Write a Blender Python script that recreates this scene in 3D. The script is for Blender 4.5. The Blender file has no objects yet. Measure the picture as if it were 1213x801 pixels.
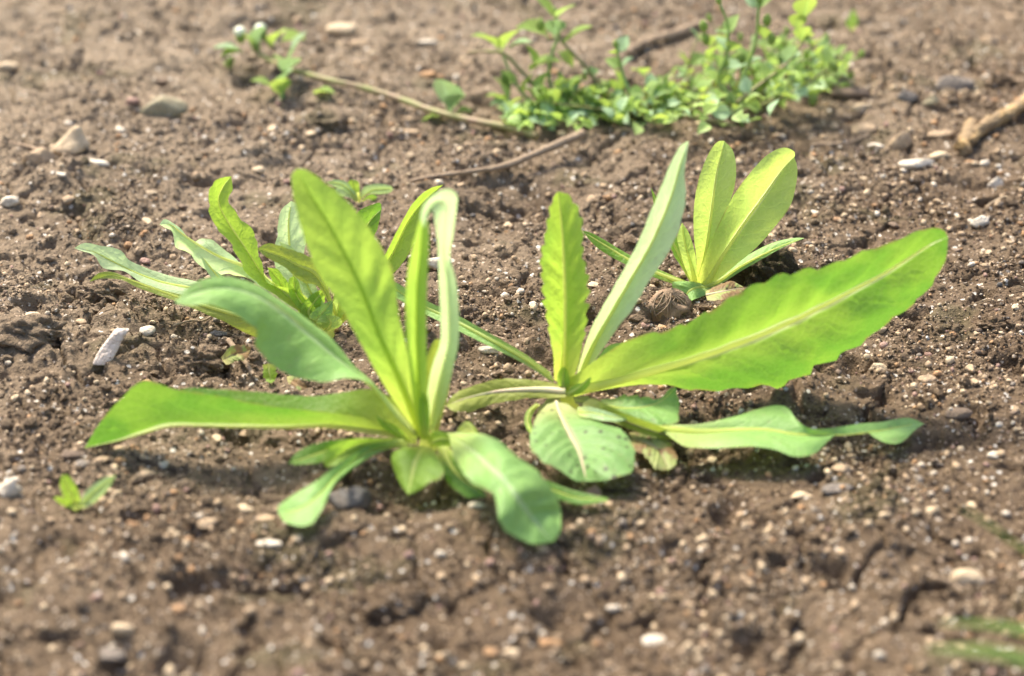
import bpy, math, random
import numpy as np
from mathutils import Vector

random.seed(7)
RNG = np.random.default_rng(11)
scene = bpy.context.scene
COL = scene.collection

# ------------------------------------------------------------------ camera
CAM_H, PITCH, LENS = 0.41, math.radians(27.0), 85.0
cam_d = bpy.data.cameras.new('camera')
cam = bpy.data.objects.new('camera', cam_d)
COL.objects.link(cam)
cam.location = (0, 0, CAM_H)
cam.rotation_euler = (math.pi / 2 - PITCH, 0, 0)
cam_d.lens, cam_d.sensor_width = LENS, 36.0
cam_d.clip_start, cam_d.clip_end = 0.01, 500.0
cam_d.dof.use_dof = True
cam_d.dof.focus_distance = 0.92
cam_d.dof.aperture_fstop = 6.6
cam_d.dof.aperture_blades = 8
scene.camera = cam

# ------------------------------------------------------------------ light: soft, hazy daylight from the upper left
SUN_EL, SUN_AZ = math.radians(57), math.radians(-40)      # azimuth from +Y towards +X
world = bpy.data.worlds.new('World')
scene.world = world
world.use_nodes = True
wn = world.node_tree
bg = wn.nodes['Background']
sky = wn.nodes.new('ShaderNodeTexSky')
sky.sky_type = 'NISHITA'
sky.sun_disc = False
sky.sun_elevation = SUN_EL
sky.sun_rotation = SUN_AZ
sky.air_density, sky.dust_density, sky.ozone_density = 1.0, 4.0, 1.0
wn.links.new(sky.outputs[0], bg.inputs[0])
bg.inputs[1].default_value = 0.15
sun_d = bpy.data.lights.new('sun', 'SUN')
sun_d.energy, sun_d.angle, sun_d.color = 3.3, math.radians(12), (1.0, 0.92, 0.77)
sun = bpy.data.objects.new('sun', sun_d)
COL.objects.link(sun)
sdir = Vector((math.sin(SUN_AZ) * math.cos(SUN_EL), math.cos(SUN_AZ) * math.cos(SUN_EL), math.sin(SUN_EL)))
sun.rotation_euler = sdir.to_track_quat('Z', 'Y').to_euler()
sun.location = (-2, 2, 4)
scene.view_settings.view_transform = 'Standard'
scene.view_settings.look = 'None'
scene.view_settings.exposure = 1.16
scene.view_settings.gamma = 1.0
scene.cycles.max_bounces = 8
scene.cycles.transmission_bounces = 6
scene.cycles.diffuse_bounces = 4

# ------------------------------------------------------------------ pixel to place
FPX = LENS / 36.0 * 1213.0
_F = np.array([0, math.cos(PITCH), -math.sin(PITCH)])
_U = np.array([0, math.sin(PITCH), math.cos(PITCH)])
def ray(px, py):
    px = np.asarray(px, float); py = np.asarray(py, float)
    a = (px - 606.5) / FPX; b = (400.5 - py) / FPX
    d = _F + b[..., None] * _U
    d = d + a[..., None] * np.array([1.0, 0, 0])
    return d
ORI = np.array([0, 0, CAM_H])
def at_y(px, py, Y):
    d = ray(px, py); t = np.asarray(Y) / d[..., 1]
    return ORI + d * t[..., None]
def at_z(px, py, z):
    d = ray(px, py); t = (np.asarray(z) - CAM_H) / d[..., 2]
    return ORI + d * t[..., None]
def ground_at(px, py, up=0.0, fine=False):
    z = np.zeros(np.shape(px)) + up
    for _ in range(7):
        p = at_z(px, py, z)
        z = 0.5 * z + 0.5 * ((HF if fine else H0)(p[..., 0], p[..., 1]) + up)
    return at_z(px, py, z)
def mpp(px, py):                      # metres per photo pixel on the ground there
    p = at_z(px, py, 0.0)
    return np.linalg.norm(p - ORI, axis=-1) / FPX

# ------------------------------------------------------------------ noise
_perm = np.random.default_rng(3).permutation(4096)
def _hash(i, j, s=0):
    return _perm[(_perm[(_perm[(i + s * 71) & 4095] + j) & 4095] + s * 131) & 4095]
def perlin(x, y, s=0):
    xi = np.floor(x).astype(np.int64); yi = np.floor(y).astype(np.int64)
    fx = x - xi; fy = y - yi
    u = fx * fx * fx * (fx * (fx * 6 - 15) + 10); v = fy * fy * fy * (fy * (fy * 6 - 15) + 10)
    def g(ix, iy, dx, dy):
        a = _hash(ix, iy, s) * (2 * math.pi / 4096)
        return np.cos(a) * dx + np.sin(a) * dy
    n00 = g(xi, yi, fx, fy); n10 = g(xi + 1, yi, fx - 1, fy)
    n01 = g(xi, yi + 1, fx, fy - 1); n11 = g(xi + 1, yi + 1, fx - 1, fy - 1)
    return 1.5 * ((n00 * (1 - u) + n10 * u) * (1 - v) + (n01 * (1 - u) + n11 * u) * v)
def domes(x, y, cell, s, keep=0.6):   # rounded clods: the highest of the bumps that cover a point
    X = x / cell; Y = y / cell
    xi = np.floor(X).astype(np.int64); yi = np.floor(Y).astype(np.int64)
    best = np.zeros(np.shape(x))
    for a in (-1, 0, 1):
        for b in (-1, 0, 1):
            cx = xi + a; cy = yi + b
            h1 = _hash(cx, cy, s) / 4096.0; h2 = _hash(cx, cy, s + 1) / 4096.0
            h3 = _hash(cx, cy, s + 2) / 4096.0; h4 = _hash(cx, cy, s + 3) / 4096.0
            r = 0.25 + 0.5 * h3 * h3 + 0.1 * h3
            dx = X - (cx + h1); dy = Y - (cy + h2)
            d2 = (dx * dx + dy * dy) / (r * r)
            v = np.sqrt(np.maximum(0, 1 - d2)) * r * (0.6 + 0.6 * h4)
            best = np.maximum(best, np.where(h4 * 7919 % 1.0 < keep, v, 0))
    return best
def plate_edge(x, y, cell, s):        # distance (in cells) to the border between neighbouring Voronoi plates
    X = x / cell; Y = y / cell
    xi = np.floor(X).astype(np.int64); yi = np.floor(Y).astype(np.int64)
    f1 = np.full(np.shape(x), 9.0); f2 = f1.copy()
    for a in (-1, 0, 1):
        for b in (-1, 0, 1):
            cx = xi + a; cy = yi + b
            d = np.hypot(X - cx - _hash(cx, cy, s) / 4096.0, Y - cy - _hash(cx, cy, s + 1) / 4096.0)
            f2 = np.minimum(f2, np.maximum(f1, d)); f1 = np.minimum(f1, d)
    return f2 - f1
def sstep(a, b, x):
    t = np.clip((x - a) / (b - a), 0, 1)
    return t * t * (3 - 2 * t)

# ------------------------------------------------------------------ the soil's relief
def pts(s):
    return np.array([[float(c) for c in p.split(',')] for p in s.split()])
# hollows and lumps seen in the picture: pixel x, pixel y, radius in pixels, height in mm
LUMPS = [(30,385,62,5),(200,700,75,6),(380,640,50,4),(760,620,50,4),(1040,640,60,3),(640,690,60,4),(270,660,40,-4),(125,430,40,3),(300,95,34,-7),(380,140,38,5),(700,150,70,-5),(620,238,45,-8),(655,225,22,-6),
 (715,195,36,-5),(560,255,20,-4),(480,575,60,-10),(540,650,60,4),(157,626,12,-6),(232,652,14,-7),(84,661,18,-6),(390,688,34,-6),
 (145,783,24,-8),(276,739,16,-6),(676,629,22,-7),(442,744,30,-7),(520,762,12,-7),(662,734,22,-8),(793,660,11,-6),(600,700,70,3),
 (300,560,60,-3),(780,480,60,-6),(850,480,34,-6),(905,312,36,9),(960,300,20,3),(780,575,20,-4),(1010,550,26,-5),(1150,790,60,3),
 (1085,175,26,3),(1185,160,40,3),(1080,118,44,4),(230,500,60,2),(60,470,50,2),(100,720,70,4),(900,700,80,3),(1010,690,20,-4),
 (950,745,10,-9),(1090,720,9,-9),(560,180,40,4),(440,180,30,-3),(330,205,24,-3),(690,512,55,-6),(590,500,40,-9),(840,545,50,-5),(1050,465,9,-8),(880,330,20,-4),
 (640,500,30,-5),(1140,378,14,-5),(820,90,40,-4),(60,120,16,-5),(218,135,9,-5),(250,285,30,3),(560,650,16,-4),(720,640,40,3)]
_lp = at_z(np.array([l[0] for l in LUMPS]), np.array([l[1] for l in LUMPS]), 0.0)
_lr = np.array([l[2] for l in LUMPS]) * mpp(np.array([l[0] for l in LUMPS]), np.array([l[1] for l in LUMPS]))
_lh = np.array([l[3] for l in LUMPS]) * 1e-3
CRACKS = [('38,422 52,412 66,413 75,431 94,459',1.3,8),('89,344 96,365 122,366 150,366 188,373 200,360',1.1,8),
 ('1114,692 1090,699 1076,713 1072,730 1060,742',1.6,9),('1037,660 1100,654 1187,656',1.4,6),('1056,446 1042,473 1020,490',1.5,8),
 ('575,243 610,246 644,232 668,222',2.0,8),('690,215 742,213 760,205',1.5,6),('280,210 310,212 342,202',1.3,6),
 ('0,345 40,338 94,365',1.0,6),('230,395 262,432 275,445',1.3,7),('690,192 720,170 745,160',1.8,6),('540,240 580,242',1.4,5),
 ('560,455 600,450 640,440',1.1,5),('870,492 905,496 950,520',1.6,6),('960,300 1010,290 1060,262',1.2,4),('760,560 800,575 860,570',1.4,6),
 ('950,735 948,760 935,790',1.8,8),('0,250 60,228 110,232',1.0,4),('120,262 150,275 210,250',1.0,4),('1130,330 1213,315',1.2,4),
 ('930,150 1000,140 1060,128',1.3,5),('420,200 432,190 470,186',1.5,6),('20,480 90,500 190,486',1.2,4)]
_cr = []
for s, w, dep in CRACKS:
    P = pts(s); _cr.append((at_z(P[:, 0], P[:, 1], 0.0)[:, :2], w * 1e-3, dep * 1e-3))

def H0(x, y):                          # broad relief only
    x = np.asarray(x, float); y = np.asarray(y, float)
    h = 0.0040 * perlin(x / .21, y / .21, 1) + 0.0030 * perlin(x / .085 + 3.1, y / .085, 2)
    for (p, r, a) in zip(_lp, _lr, _lh):
        d2 = ((x - p[0]) ** 2 + ((y - p[1]) * 0.75) ** 2) / (r * r)
        h = h + 0.8 * a * np.exp(-d2)
    far = np.maximum(np.abs(x) - .6, 0) + np.maximum(y - 1.6, 0)
    return h * np.exp(-far * 0.5) + 0.05 * far * perlin(x / 3.0, y / 3.0, 9) * np.exp(-far * 0.03)
def HF(x, y):                          # with clods, crumbs and cracks
    x = np.asarray(x, float); y = np.asarray(y, float)
    h = H0(x, y)
    wx = x + 0.0025 * perlin(x / .009, y / .009, 21) + 0.0007 * perlin(x / .0024, y / .0024, 23)
    wy = y + 0.0025 * perlin(x / .009 + 9.7, y / .009, 22) + 0.0007 * perlin(x / .0024 + 5.2, y / .0024, 24)
    rough = 0.38 + 0.66 * sstep(-.35, .35, perlin(x / .06, y / .06, 31))
    # crumbly on the left, trodden and gritty on the right and in front
    rough = rough * (1 - .55 * sstep(.0, .13, x + .03 * perlin(x / .05, y / .05, 33))) * (1 - .3 * sstep(.78, .70, y)) * (1 - .35 * sstep(1.0, 1.12, y))
    h = h + rough * (0.0074 * np.abs(perlin(wx / .034, wy / .03, 4)) - 0.0012)
    h = h + rough * (0.30 * .022 * domes(wx, wy, .022, 40, .28) + 0.27 * .0095 * domes(wx, wy, .0095, 50, .4)
                     + 0.36 * .0043 * domes(wx, wy, .0043, 60, .5))
    h = h + (0.5 + 0.5 * rough) * 0.6 * .0021 * domes(wx, wy, .0021, 70, .65)
    h = h + 0.0007 * perlin(x / .0035, y / .0035, 6)
    # broader lumps where the bed was trodden, in front of the plants
    h = h + sstep(.76, .66, y) * (0.0055 * perlin(x / .050, y / .040, 83) )
    # pits between the crumbs
    h = h - 0.0044 * sstep(.36, .72, perlin(wx / .012, wy / .010, 81)) - 0.0085 * sstep(.46, .85, perlin(wx / .028, wy / .02, 82))
    # crusted plates parted by thin crazing
    e1 = plate_edge(wx + .004 * perlin(x / .03, y / .03, 96), wy + .004 * perlin(x / .03, y / .03, 97), .030, 300)
    msk = sstep(-.05, .3, perlin(x / .10, y / .10, 98))
    h = h - 0.0042 * msk * np.exp(-(e1 / .05) ** 2)
    # fine natural crazing plus the cracks one can point to
    for (P, w, dep) in _cr:
        m = (x > P[:, 0].min() - .012) & (x < P[:, 0].max() + .012) & (y > P[:, 1].min() - .02) & (y < P[:, 1].max() + .02)
        if not np.any(m): continue
        qx = wx[m] + 0.0015 * perlin(x[m] / .006, y[m] / .006, 91); qy = wy[m]
        best = np.full(qx.shape, 1e9)
        for a, b in zip(P[:-1], P[1:]):
            ab = b - a; t = np.clip(((qx - a[0]) * ab[0] + (qy - a[1]) * ab[1]) / (ab @ ab), 0, 1)
            best = np.minimum(best, (qx - a[0] - t * ab[0]) ** 2 + (qy - a[1] - t * ab[1]) ** 2)
        wv = w * (0.55 + 0.6 * np.abs(perlin(x[m] / .008, y[m] / .008, 95)))
        h = h.copy(); h[m] -= dep * 0.85 * np.exp(-(best / (wv * wv)) ** 1.5)
    return h

# ------------------------------------------------------------------ object helpers
def link(o, parent=None):
    COL.objects.link(o)
    if parent is not None: o.parent = parent
    return o
def tag(o, label=None, cat=None, group=None, kind=None):
    if label: o['label'] = label
    if cat: o['category'] = cat
    if group: o['group'] = group
    if kind: o['kind'] = kind
    return o
def empty(name, loc, label, cat, group=None):
    o = bpy.data.objects.new(name, None)
    o.empty_display_size = 0.01
    link(o); o.location = tuple(loc)
    return tag(o, label, cat, group)
def mesh_np(name, V, faces_flat, loop_tot, mats=(), smooth=True, matidx=None):
    me = bpy.data.meshes.new(name)
    V = np.asarray(V, np.float32); ff = np.asarray(faces_flat, np.int32).ravel(); lt = np.asarray(loop_tot, np.int32)
    me.vertices.add(len(V)); me.vertices.foreach_set('co', V.ravel())
    me.loops.add(len(ff)); me.loops.foreach_set('vertex_index', ff)
    me.polygons.add(len(lt))
    ls = np.zeros(len(lt), np.int32); ls[1:] = np.cumsum(lt)[:-1]
    me.polygons.foreach_set('loop_start', ls)
    if matidx is not None: me.polygons.foreach_set('material_index', np.asarray(matidx, np.int32))
    me.polygons.foreach_set('use_smooth', np.full(len(lt), smooth))
    me.update(calc_edges=True)
    for m in mats: me.materials.append(m)
    return me
def mesh_obj(name, V, F, mat, parent=None, smooth=True, uv=None):
    n = len(F[0]); me = mesh_np(name, V, F, np.full(len(F), n), [mat] if mat else [], smooth)
    if uv is not None:
        l = me.uv_layers.new(name='UVMap')
        l.data.foreach_set('uv', np.asarray(uv, np.float32)[np.asarray(F).ravel()].ravel())
    o = bpy.data.objects.new(name, me)
    return link(o, parent)
def smooth_line(P, n):
    """Catmull-Rom through P, resampled to n points evenly along its length."""
    P = np.asarray(P, float)
    if len(P) == 2:
        t = np.linspace(0, 1, n)[:, None]; return P[0] * (1 - t) + P[1] * t
    Q = np.vstack([2 * P[0] - P[1], P, 2 * P[-1] - P[-2]])
    out = []
    for i in range(1, len(Q) - 2):
        t = np.linspace(0, 1, 24, endpoint=False)[:, None]
        a, b, c, d = Q[i - 1], Q[i], Q[i + 1], Q[i + 2]
        out.append(0.5 * (2 * b + (c - a) * t + (2 * a - 5 * b + 4 * c - d) * t ** 2 + (3 * b - a - 3 * c + d) * t ** 3))
    out = np.vstack(out + [P[-1:]])
    s = np.r_[0, np.cumsum(np.linalg.norm(np.diff(out, axis=0), axis=1))]
    u = np.linspace(0, s[-1], n)
    return np.stack([np.interp(u, s, out[:, k]) for k in range(out.shape[1])], 1)
def tube(name, C, R, mat, parent=None, sides=8, flat=1.0, cap=True):
    C = np.asarray(C, float); n = len(C); R = np.broadcast_to(R, (n,))
    T = np.gradient(C, axis=0); T /= np.linalg.norm(T, axis=1)[:, None] + 1e-12
    ref = np.array([0.13, -0.87, 0.47]); V = []
    for i in range(n):
        b = np.cross(T[i], ref); b /= np.linalg.norm(b) + 1e-12
        c = np.cross(b, T[i])
        for k in range(sides):
            a = 2 * math.pi * k / sides
            V.append(C[i] + R[i] * (math.cos(a) * b + flat * math.sin(a) * c))
    F = [(i * sides + k, i * sides + (k + 1) % sides, (i + 1) * sides + (k + 1) % sides, (i + 1) * sides + k) for i in range(n - 1) for k in range(sides)]
    if cap:
        V.append(C[0]); V.append(C[-1]); a, b = len(V) - 2, len(V) - 1
        F += [(a, (k + 1) % sides, k, k) for k in range(0)]
    me = bpy.data.meshes.new(name)
    FF = list(F)
    if cap:
        FF += [(a, (k + 1) % sides, k) for k in range(sides)]
        e = (n - 1) * sides
        FF += [(b, e + k, e + (k + 1) % sides) for k in range(sides)]
    me.from_pydata([tuple(v) for v in V], [], FF)
    me.polygons.foreach_set('use_smooth', np.ones(len(FF), bool))
    me.materials.append(mat)
    uvl = me.uv_layers.new(name='UVMap')
    return link(bpy.data.objects.new(name, me), parent)

# ------------------------------------------------------------------ materials
class NT:
    def __init__(self, name):
        self.m = bpy.data.materials.new(name); self.m.use_nodes = True
        self.t = self.m.node_tree; self.t.nodes.clear()
        self.out = self.n('ShaderNodeOutputMaterial')
    def n(self, ty, **kw):
        nd = self.t.nodes.new(ty)
        for k, v in kw.items(): setattr(nd, k, v)
        return nd
    def l(self, a, b): self.t.links.new(a, b)
    def math(self, op, a, b=None, c=None, clamp=False):
        nd = self.n('ShaderNodeMath', operation=op); nd.use_clamp = clamp
        for i, v in enumerate((a, b, c)):
            if v is None: continue
            if hasattr(v, 'links'): self.l(v, nd.inputs[i])
            else: nd.inputs[i].default_value = v
        return nd.outputs[0]
    def mix(self, f, a, b):
        nd = self.n('ShaderNodeMix', data_type='RGBA')
        for i, v in ((0, f), (6, a), (7, b)):
            if hasattr(v, 'links'): self.l(v, nd.inputs[i])
            else: nd.inputs[i].default_value = v if i == 0 else (*v, 1)
        return nd.outputs[2]
    def noise(self, vec, scale, detail=3, rough=.55, lo=.35, hi=.65):
        nd = self.n('ShaderNodeTexNoise'); self.l(vec, nd.inputs['Vector'])
        nd.inputs['Scale'].default_value = scale; nd.inputs['Detail'].default_value = detail; nd.inputs['Roughness'].default_value = rough
        mr = self.n('ShaderNodeMapRange'); mr.inputs[1].default_value = lo; mr.inputs[2].default_value = hi
        self.l(nd.outputs[0], mr.inputs[0]); return mr.outputs[0]
    def step(self, x, a, b):
        mr = self.n('ShaderNodeMapRange', interpolation_type='SMOOTHSTEP'); self.l(x, mr.inputs[0])
        mr.inputs[1].default_value = a; mr.inputs[2].default_value = b
        return mr.outputs[0]
    def bump(self, h, dist, strength=1.0):
        b = self.n('ShaderNodeBump'); b.inputs['Strength'].default_value = strength; b.inputs['Distance'].default_value = dist
        self.l(h, b.inputs['Height']); return b.outputs[0]
    def principled(self, colr, rough=.8, spec=.3, normal=None):
        p = self.n('ShaderNodeBsdfPrincipled')
        if hasattr(colr, 'links'): self.l(colr, p.inputs['Base Color'])
        else: p.inputs['Base Color'].default_value = (*colr, 1)
        if hasattr(rough, 'links'): self.l(rough, p.inputs['Roughness'])
        else: p.inputs['Roughness'].default_value = rough
        p.inputs['Specular IOR Level'].default_value = spec
        if normal is not None: self.l(normal, p.inputs['Normal'])
        return p.outputs[0]
    def done(self, sh): self.l(sh, self.out.inputs[0]); return self.m

def soil_mat():
    g = NT('brown_soil'); geo = g.n('ShaderNodeNewGeometry'); P = geo.outputs['Position']
    big = g.noise(P, 9, 3, .5, .36, .64); mid = g.noise(P, 55, 4, .6, .35, .65); fine = g.noise(P, 420, 3, .6, .32, .68)
    c = g.mix(big, (.106, .070, .041), (.156, .109, .067))
    c = g.mix(g.math('MULTIPLY', mid, .75), c, (.078, .050, .029))
    c = g.mix(g.math('MULTIPLY', fine, .6), c, (.205, .148, .094))
    # hazy glare painted as paler soil toward the back left, border broken by noise
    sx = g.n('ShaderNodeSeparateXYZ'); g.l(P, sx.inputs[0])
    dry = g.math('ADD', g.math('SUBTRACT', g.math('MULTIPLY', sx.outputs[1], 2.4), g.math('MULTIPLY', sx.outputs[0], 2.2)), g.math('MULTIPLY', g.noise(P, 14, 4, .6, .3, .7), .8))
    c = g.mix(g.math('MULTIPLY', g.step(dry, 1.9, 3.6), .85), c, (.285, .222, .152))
    # damp, faintly mossy soil in patches
    moss = g.math('MULTIPLY', g.step(g.noise(P, 21, 3, .6, .3, .7), .66, .9), .45)
    c = g.mix(moss, c, (.095, .088, .042))
    # sand grains: pale, tan and white specks, each a cell of its own
    for sc, thr, colr in ((520, .09, (.48, .40, .31)), (760, .10, (.40, .30, .21)), (380, .05, (.62, .57, .49)), (900, .12, (.09, .065, .05))):
        v = g.n('ShaderNodeTexVoronoi'); g.l(P, v.inputs['Vector']); v.inputs['Scale'].default_value = sc
        pick = g.n('ShaderNodeSeparateColor'); g.l(v.outputs['Color'], pick.inputs[0])
        near = g.math('LESS_THAN', v.outputs['Distance'], .36)
        m = g.math('MULTIPLY', near, g.math('LESS_THAN', pick.outputs[0], thr))
        c = g.mix(m, c, colr)
    h = g.math('ADD', fine, g.math('MULTIPLY', g.noise(P, 1500, 2, .6, .3, .7), .45))
    return g.done(g.principled(c, .92, .18, g.bump(h, .0011, .9)))
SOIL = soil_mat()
def damp_mat():
    g = NT('dark_mossy_soil'); P = g.n('ShaderNodeNewGeometry').outputs['Position']
    a = g.noise(P, 300, 4, .6, .32, .68); b = g.noise(P, 900, 3, .6, .3, .7)
    c = g.mix(a, (.050, .038, .022), (.085, .066, .036)); c = g.mix(g.step(b, .7, .95), c, (.13, .12, .05))
    return g.done(g.principled(c, .9, .2, g.bump(g.math('ADD', a, b), .001, 1.)))
DAMP = damp_mat()
def stone_mat(name, a, b, rough=.75, spec=.3):
    g = NT(name); co = g.n('ShaderNodeTexCoord').outputs['Object']; P = g.n('ShaderNodeNewGeometry').outputs['Position']
    n1 = g.noise(P, 240, 4, .6, .34, .66); n2 = g.noise(P, 900, 3, .6, .3, .7)
    c = g.mix(n1, a, b)
    c = g.mix(g.math('MULTIPLY', g.step(n2, .62, .95), .55), c, tuple(x * .55 for x in a))
    dirt = g.math('MULTIPLY', g.step(g.noise(P, 120, 4, .65, .3, .7), .6, .9), .4)
    c = g.mix(dirt, c, (.19, .14, .10))
    return g.done(g.principled(c, rough, spec, g.bump(g.math('ADD', n1, n2), .0005, .8)))
STONE = {
 'white': stone_mat('white_stone', (.70, .61, .48), (.55, .46, .34), .7, .3),
 'cream': stone_mat('cream_stone', (.62, .48, .31), (.52, .39, .24), .7, .35),
 'tan': stone_mat('tan_stone', (.47, .34, .21), (.38, .27, .165)),
 'orange': stone_mat('orange_stone', (.46, .28, .14), (.34, .19, .09)),
 'grey': stone_mat('grey_stone', (.23, .19, .15), (.17, .14, .11), .65, .4),
 'slate': stone_mat('slate_stone', (.125, .112, .10), (.085, .077, .07), .6, .4),
 'pink': stone_mat('pinkish_stone', (.36, .23, .18), (.28, .17, .13)),
 'olive': stone_mat('olive_stone', (.34, .30, .19), (.26, .22, .13)),
 'bone': stone_mat('bone_stone', (.78, .66, .56), (.64, .52, .42)),
 'brown': stone_mat('brown_stone', (.21, .15, .10), (.16, .11, .075)),
}

# ------------------------------------------------------------------ the ground: one sheet, fine in view, coarse to the horizon
def axis(fine_lo, fine_hi, segs, far_lo, far_hi):
    a = []
    for lo, hi, st in segs: a.append(np.arange(lo, hi, st))
    core = np.r_[np.concatenate(a), fine_hi]
    def grow(d0, span):
        out, s, st = [], 0.0, d0
        while s < span: st *= 1.35; s += st; out.append(s)
        return np.array(out)
    st0 = segs[0][2]; st1 = segs[-1][2]
    left = fine_lo - grow(st0, fine_lo - far_lo)[::-1]; right = fine_hi + grow(st1, far_hi - fine_hi)
    return np.r_[left, core, right]
gx = axis(-.31, .31, [(-.31, .31, .00072)], -60, 60)
gy = axis(.54, 1.30, [(.54, .70, .0009), (.70, .99, .00062), (.99, 1.30, .0011)], -60, 90)
GX, GY = np.meshgrid(gx, gy)
GZ = HF(GX, GY)
nx, ny = len(gx), len(gy)
idx = np.arange(nx * ny).reshape(ny, nx)
quads = np.stack([idx[:-1, :-1], idx[:-1, 1:], idx[1:, 1:], idx[1:, :-1]], -1).reshape(-1, 4)
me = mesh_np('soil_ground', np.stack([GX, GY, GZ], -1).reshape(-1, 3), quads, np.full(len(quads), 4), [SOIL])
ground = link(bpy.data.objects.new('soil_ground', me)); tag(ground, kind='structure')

# ------------------------------------------------------------------ blobs: pebbles, grit and crumbs
def ico(sub):
    import bmesh
    bm = bmesh.new(); bmesh.ops.create_icosphere(bm, subdivisions=sub, radius=1.0)
    bm.verts.ensure_lookup_table()
    V = np.array([v.co[:] for v in bm.verts]); F = np.array([[v.index for v in f.verts] for f in bm.faces]); bm.free()
    return V, F
ICO = {k: ico(k) for k in (1, 2, 3, 5)}
def rotmats(n, tilt):
    a = RNG.uniform(0, 2 * math.pi, n); b = RNG.normal(0, tilt, n); c = RNG.normal(0, tilt, n)
    z = np.zeros((n, 3, 3)); ca, sa, cb, sb, cc, sc = np.cos(a), np.sin(a), np.cos(b), np.sin(b), np.cos(c), np.sin(c)
    Rz = z.copy(); Rz[:, 0, 0] = ca; Rz[:, 0, 1] = -sa; Rz[:, 1, 0] = sa; Rz[:, 1, 1] = ca; Rz[:, 2, 2] = 1
    Rx = z.copy(); Rx[:, 1, 1] = cb; Rx[:, 1, 2] = -sb; Rx[:, 2, 1] = sb; Rx[:, 2, 2] = cb; Rx[:, 0, 0] = 1
    Ry = z.copy(); Ry[:, 0, 0] = cc; Ry[:, 0, 2] = sc; Ry[:, 2, 0] = -sc; Ry[:, 2, 2] = cc; Ry[:, 1, 1] = 1
    return Rx @ Ry @ Rz
def blob_batch(name, X, Y, size, flatlo, flathi, jit, sub, mats, midx, sink=.25, smooth=True):
    V, F = ICO[sub]; n = len(X)
    S = np.stack([RNG.uniform(.75, 1.3, n), RNG.uniform(.65, 1.0, n), RNG.uniform(flatlo, flathi, n)], -1) * (size / 2)[:, None]
    W = V[None] * (1 + RNG.normal(0, jit, (n, len(V), 1))) * S[:, None]
    W = np.einsum('nij,nvj->nvi', rotmats(n, .3), W)
    Z = HF(X, Y)
    W += np.stack([X, Y, Z + S[:, 2] * (1 - 2 * sink)], -1)[:, None]
    FF = F[None] + (np.arange(n) * len(V))[:, None, None]
    me = mesh_np(name, W.reshape(-1, 3), FF.reshape(-1, 3), np.full(n * len(F), 3), mats, smooth, np.repeat(midx, len(F)))
    o = link(bpy.data.objects.new(name, me)); return tag(o, kind='stuff')
def scatter(n, ymax=1.28, pale=False):
    """points of the visible ground; grit gathers in patches and more to the right"""
    X, Y = [], []
    while len(X) < n:
        y = RNG.uniform(.55, ymax, n * 2); x = RNG.uniform(-1, 1, n * 2) * (.02 + .235 * np.hypot(y, CAM_H))
        p = .22 + .78 * sstep(-.25, .45, perlin(x / .045, y / .045, 77))
        if pale: p *= np.clip(.62 + 1.5 * x + .35 * sstep(.8, .6, y), .3, 1)
        k = RNG.uniform(0, 1, n * 2) < p
        X += list(x[k]); Y += list(y[k])
    return np.array(X[:n]), np.array(Y[:n])
MK = ['white', 'cream', 'tan', 'orange', 'grey', 'slate', 'pink', 'brown']
MM = [STONE[k] for k in MK]
PW = np.array([.08, .27, .33, .12, .04, .01, .06, .09])
PW /= PW.sum()
x, y = scatter(26000, pale=True)
V0 = np.array([[1,0,0],[-1,0,0],[0,1,0],[0,-1,0],[0,0,1],[0,0,-1]], float)
F0 = np.array([[0,2,4],[2,1,4],[1,3,4],[3,0,4],[2,0,5],[1,2,5],[3,1,5],[0,3,5]])
ICO[0] = (V0, F0)
blob_batch('sand_grit', x, y, RNG.uniform(.0006, .0014, len(x)), .6, 1., .15, 0, MM, RNG.choice(8, len(x), p=PW), .25)
x, y = scatter(5600, pale=True)
blob_batch('gravel', x, y, .0013 + .0026 * RNG.uniform(0, 1, len(x)) ** 1.8, .5, .9, .10, 1, MM, RNG.choice(8, len(x), p=PW), .2)
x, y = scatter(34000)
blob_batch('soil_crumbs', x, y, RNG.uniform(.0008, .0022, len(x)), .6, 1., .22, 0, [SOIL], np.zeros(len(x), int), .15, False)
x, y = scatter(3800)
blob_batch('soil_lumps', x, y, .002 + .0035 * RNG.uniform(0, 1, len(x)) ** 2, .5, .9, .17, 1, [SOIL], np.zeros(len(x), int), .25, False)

# ------------------------------------------------------------------ stones one can point to
def stone_mesh(name, sx, sy, sz, seed, kind, mat):
    V, F = ICO[3]; r = np.random.default_rng(seed); V = V.copy()
    n = np.zeros(len(V))
    for k in range(6):
        a = r.normal(0, 1, 3); a /= np.linalg.norm(a)
        n += np.sin(V @ a * r.uniform(1.5, 5) + r.uniform(0, 6)) * (.07 if kind != 'round' else .03)
    V = V * (1 + n)[:, None]
    cuts = {'round': 7, 'angular': 13, 'flat': 10, 'chip': 11, 'crumbly': 6, 'peak': 13}[kind]
    for k in range(cuts):
        a = r.normal(0, 1, 3); a /= np.linalg.norm(a); lim = r.uniform(.55, .85)
        d = V @ a; V = V - np.maximum(d - lim, 0)[:, None] * a * .93
    V = V * (1 + .05 * perlin(V[:, 0] * 3 + seed, V[:, 1] * 3 + V[:, 2] * 2, 220) + r.normal(0, .008, len(V)))[:, None]
    if kind == 'crumbly': V = V * (1 + r.normal(0, .05, (len(V), 1)))
    if kind == 'chip': V[:, 2] = np.clip(V[:, 2], -.55, .55); V[:, 0] *= 1 + .15 * V[:, 1]
    if kind == 'peak':
        k = 1 - .62 * sstep(-.5, .9, V[:, 2]); V[:, 0] = V[:, 0] * k + .22 * V[:, 2]; V[:, 1] *= k
    V = V - (V.max(0) + V.min(0)) / 2; V = V / (V.max(0) - V.min(0)) * np.array([sx, sy, sz])
    me = mesh_np(name, V, F, np.full(len(F), 3), [mat], True)
    return me
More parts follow.
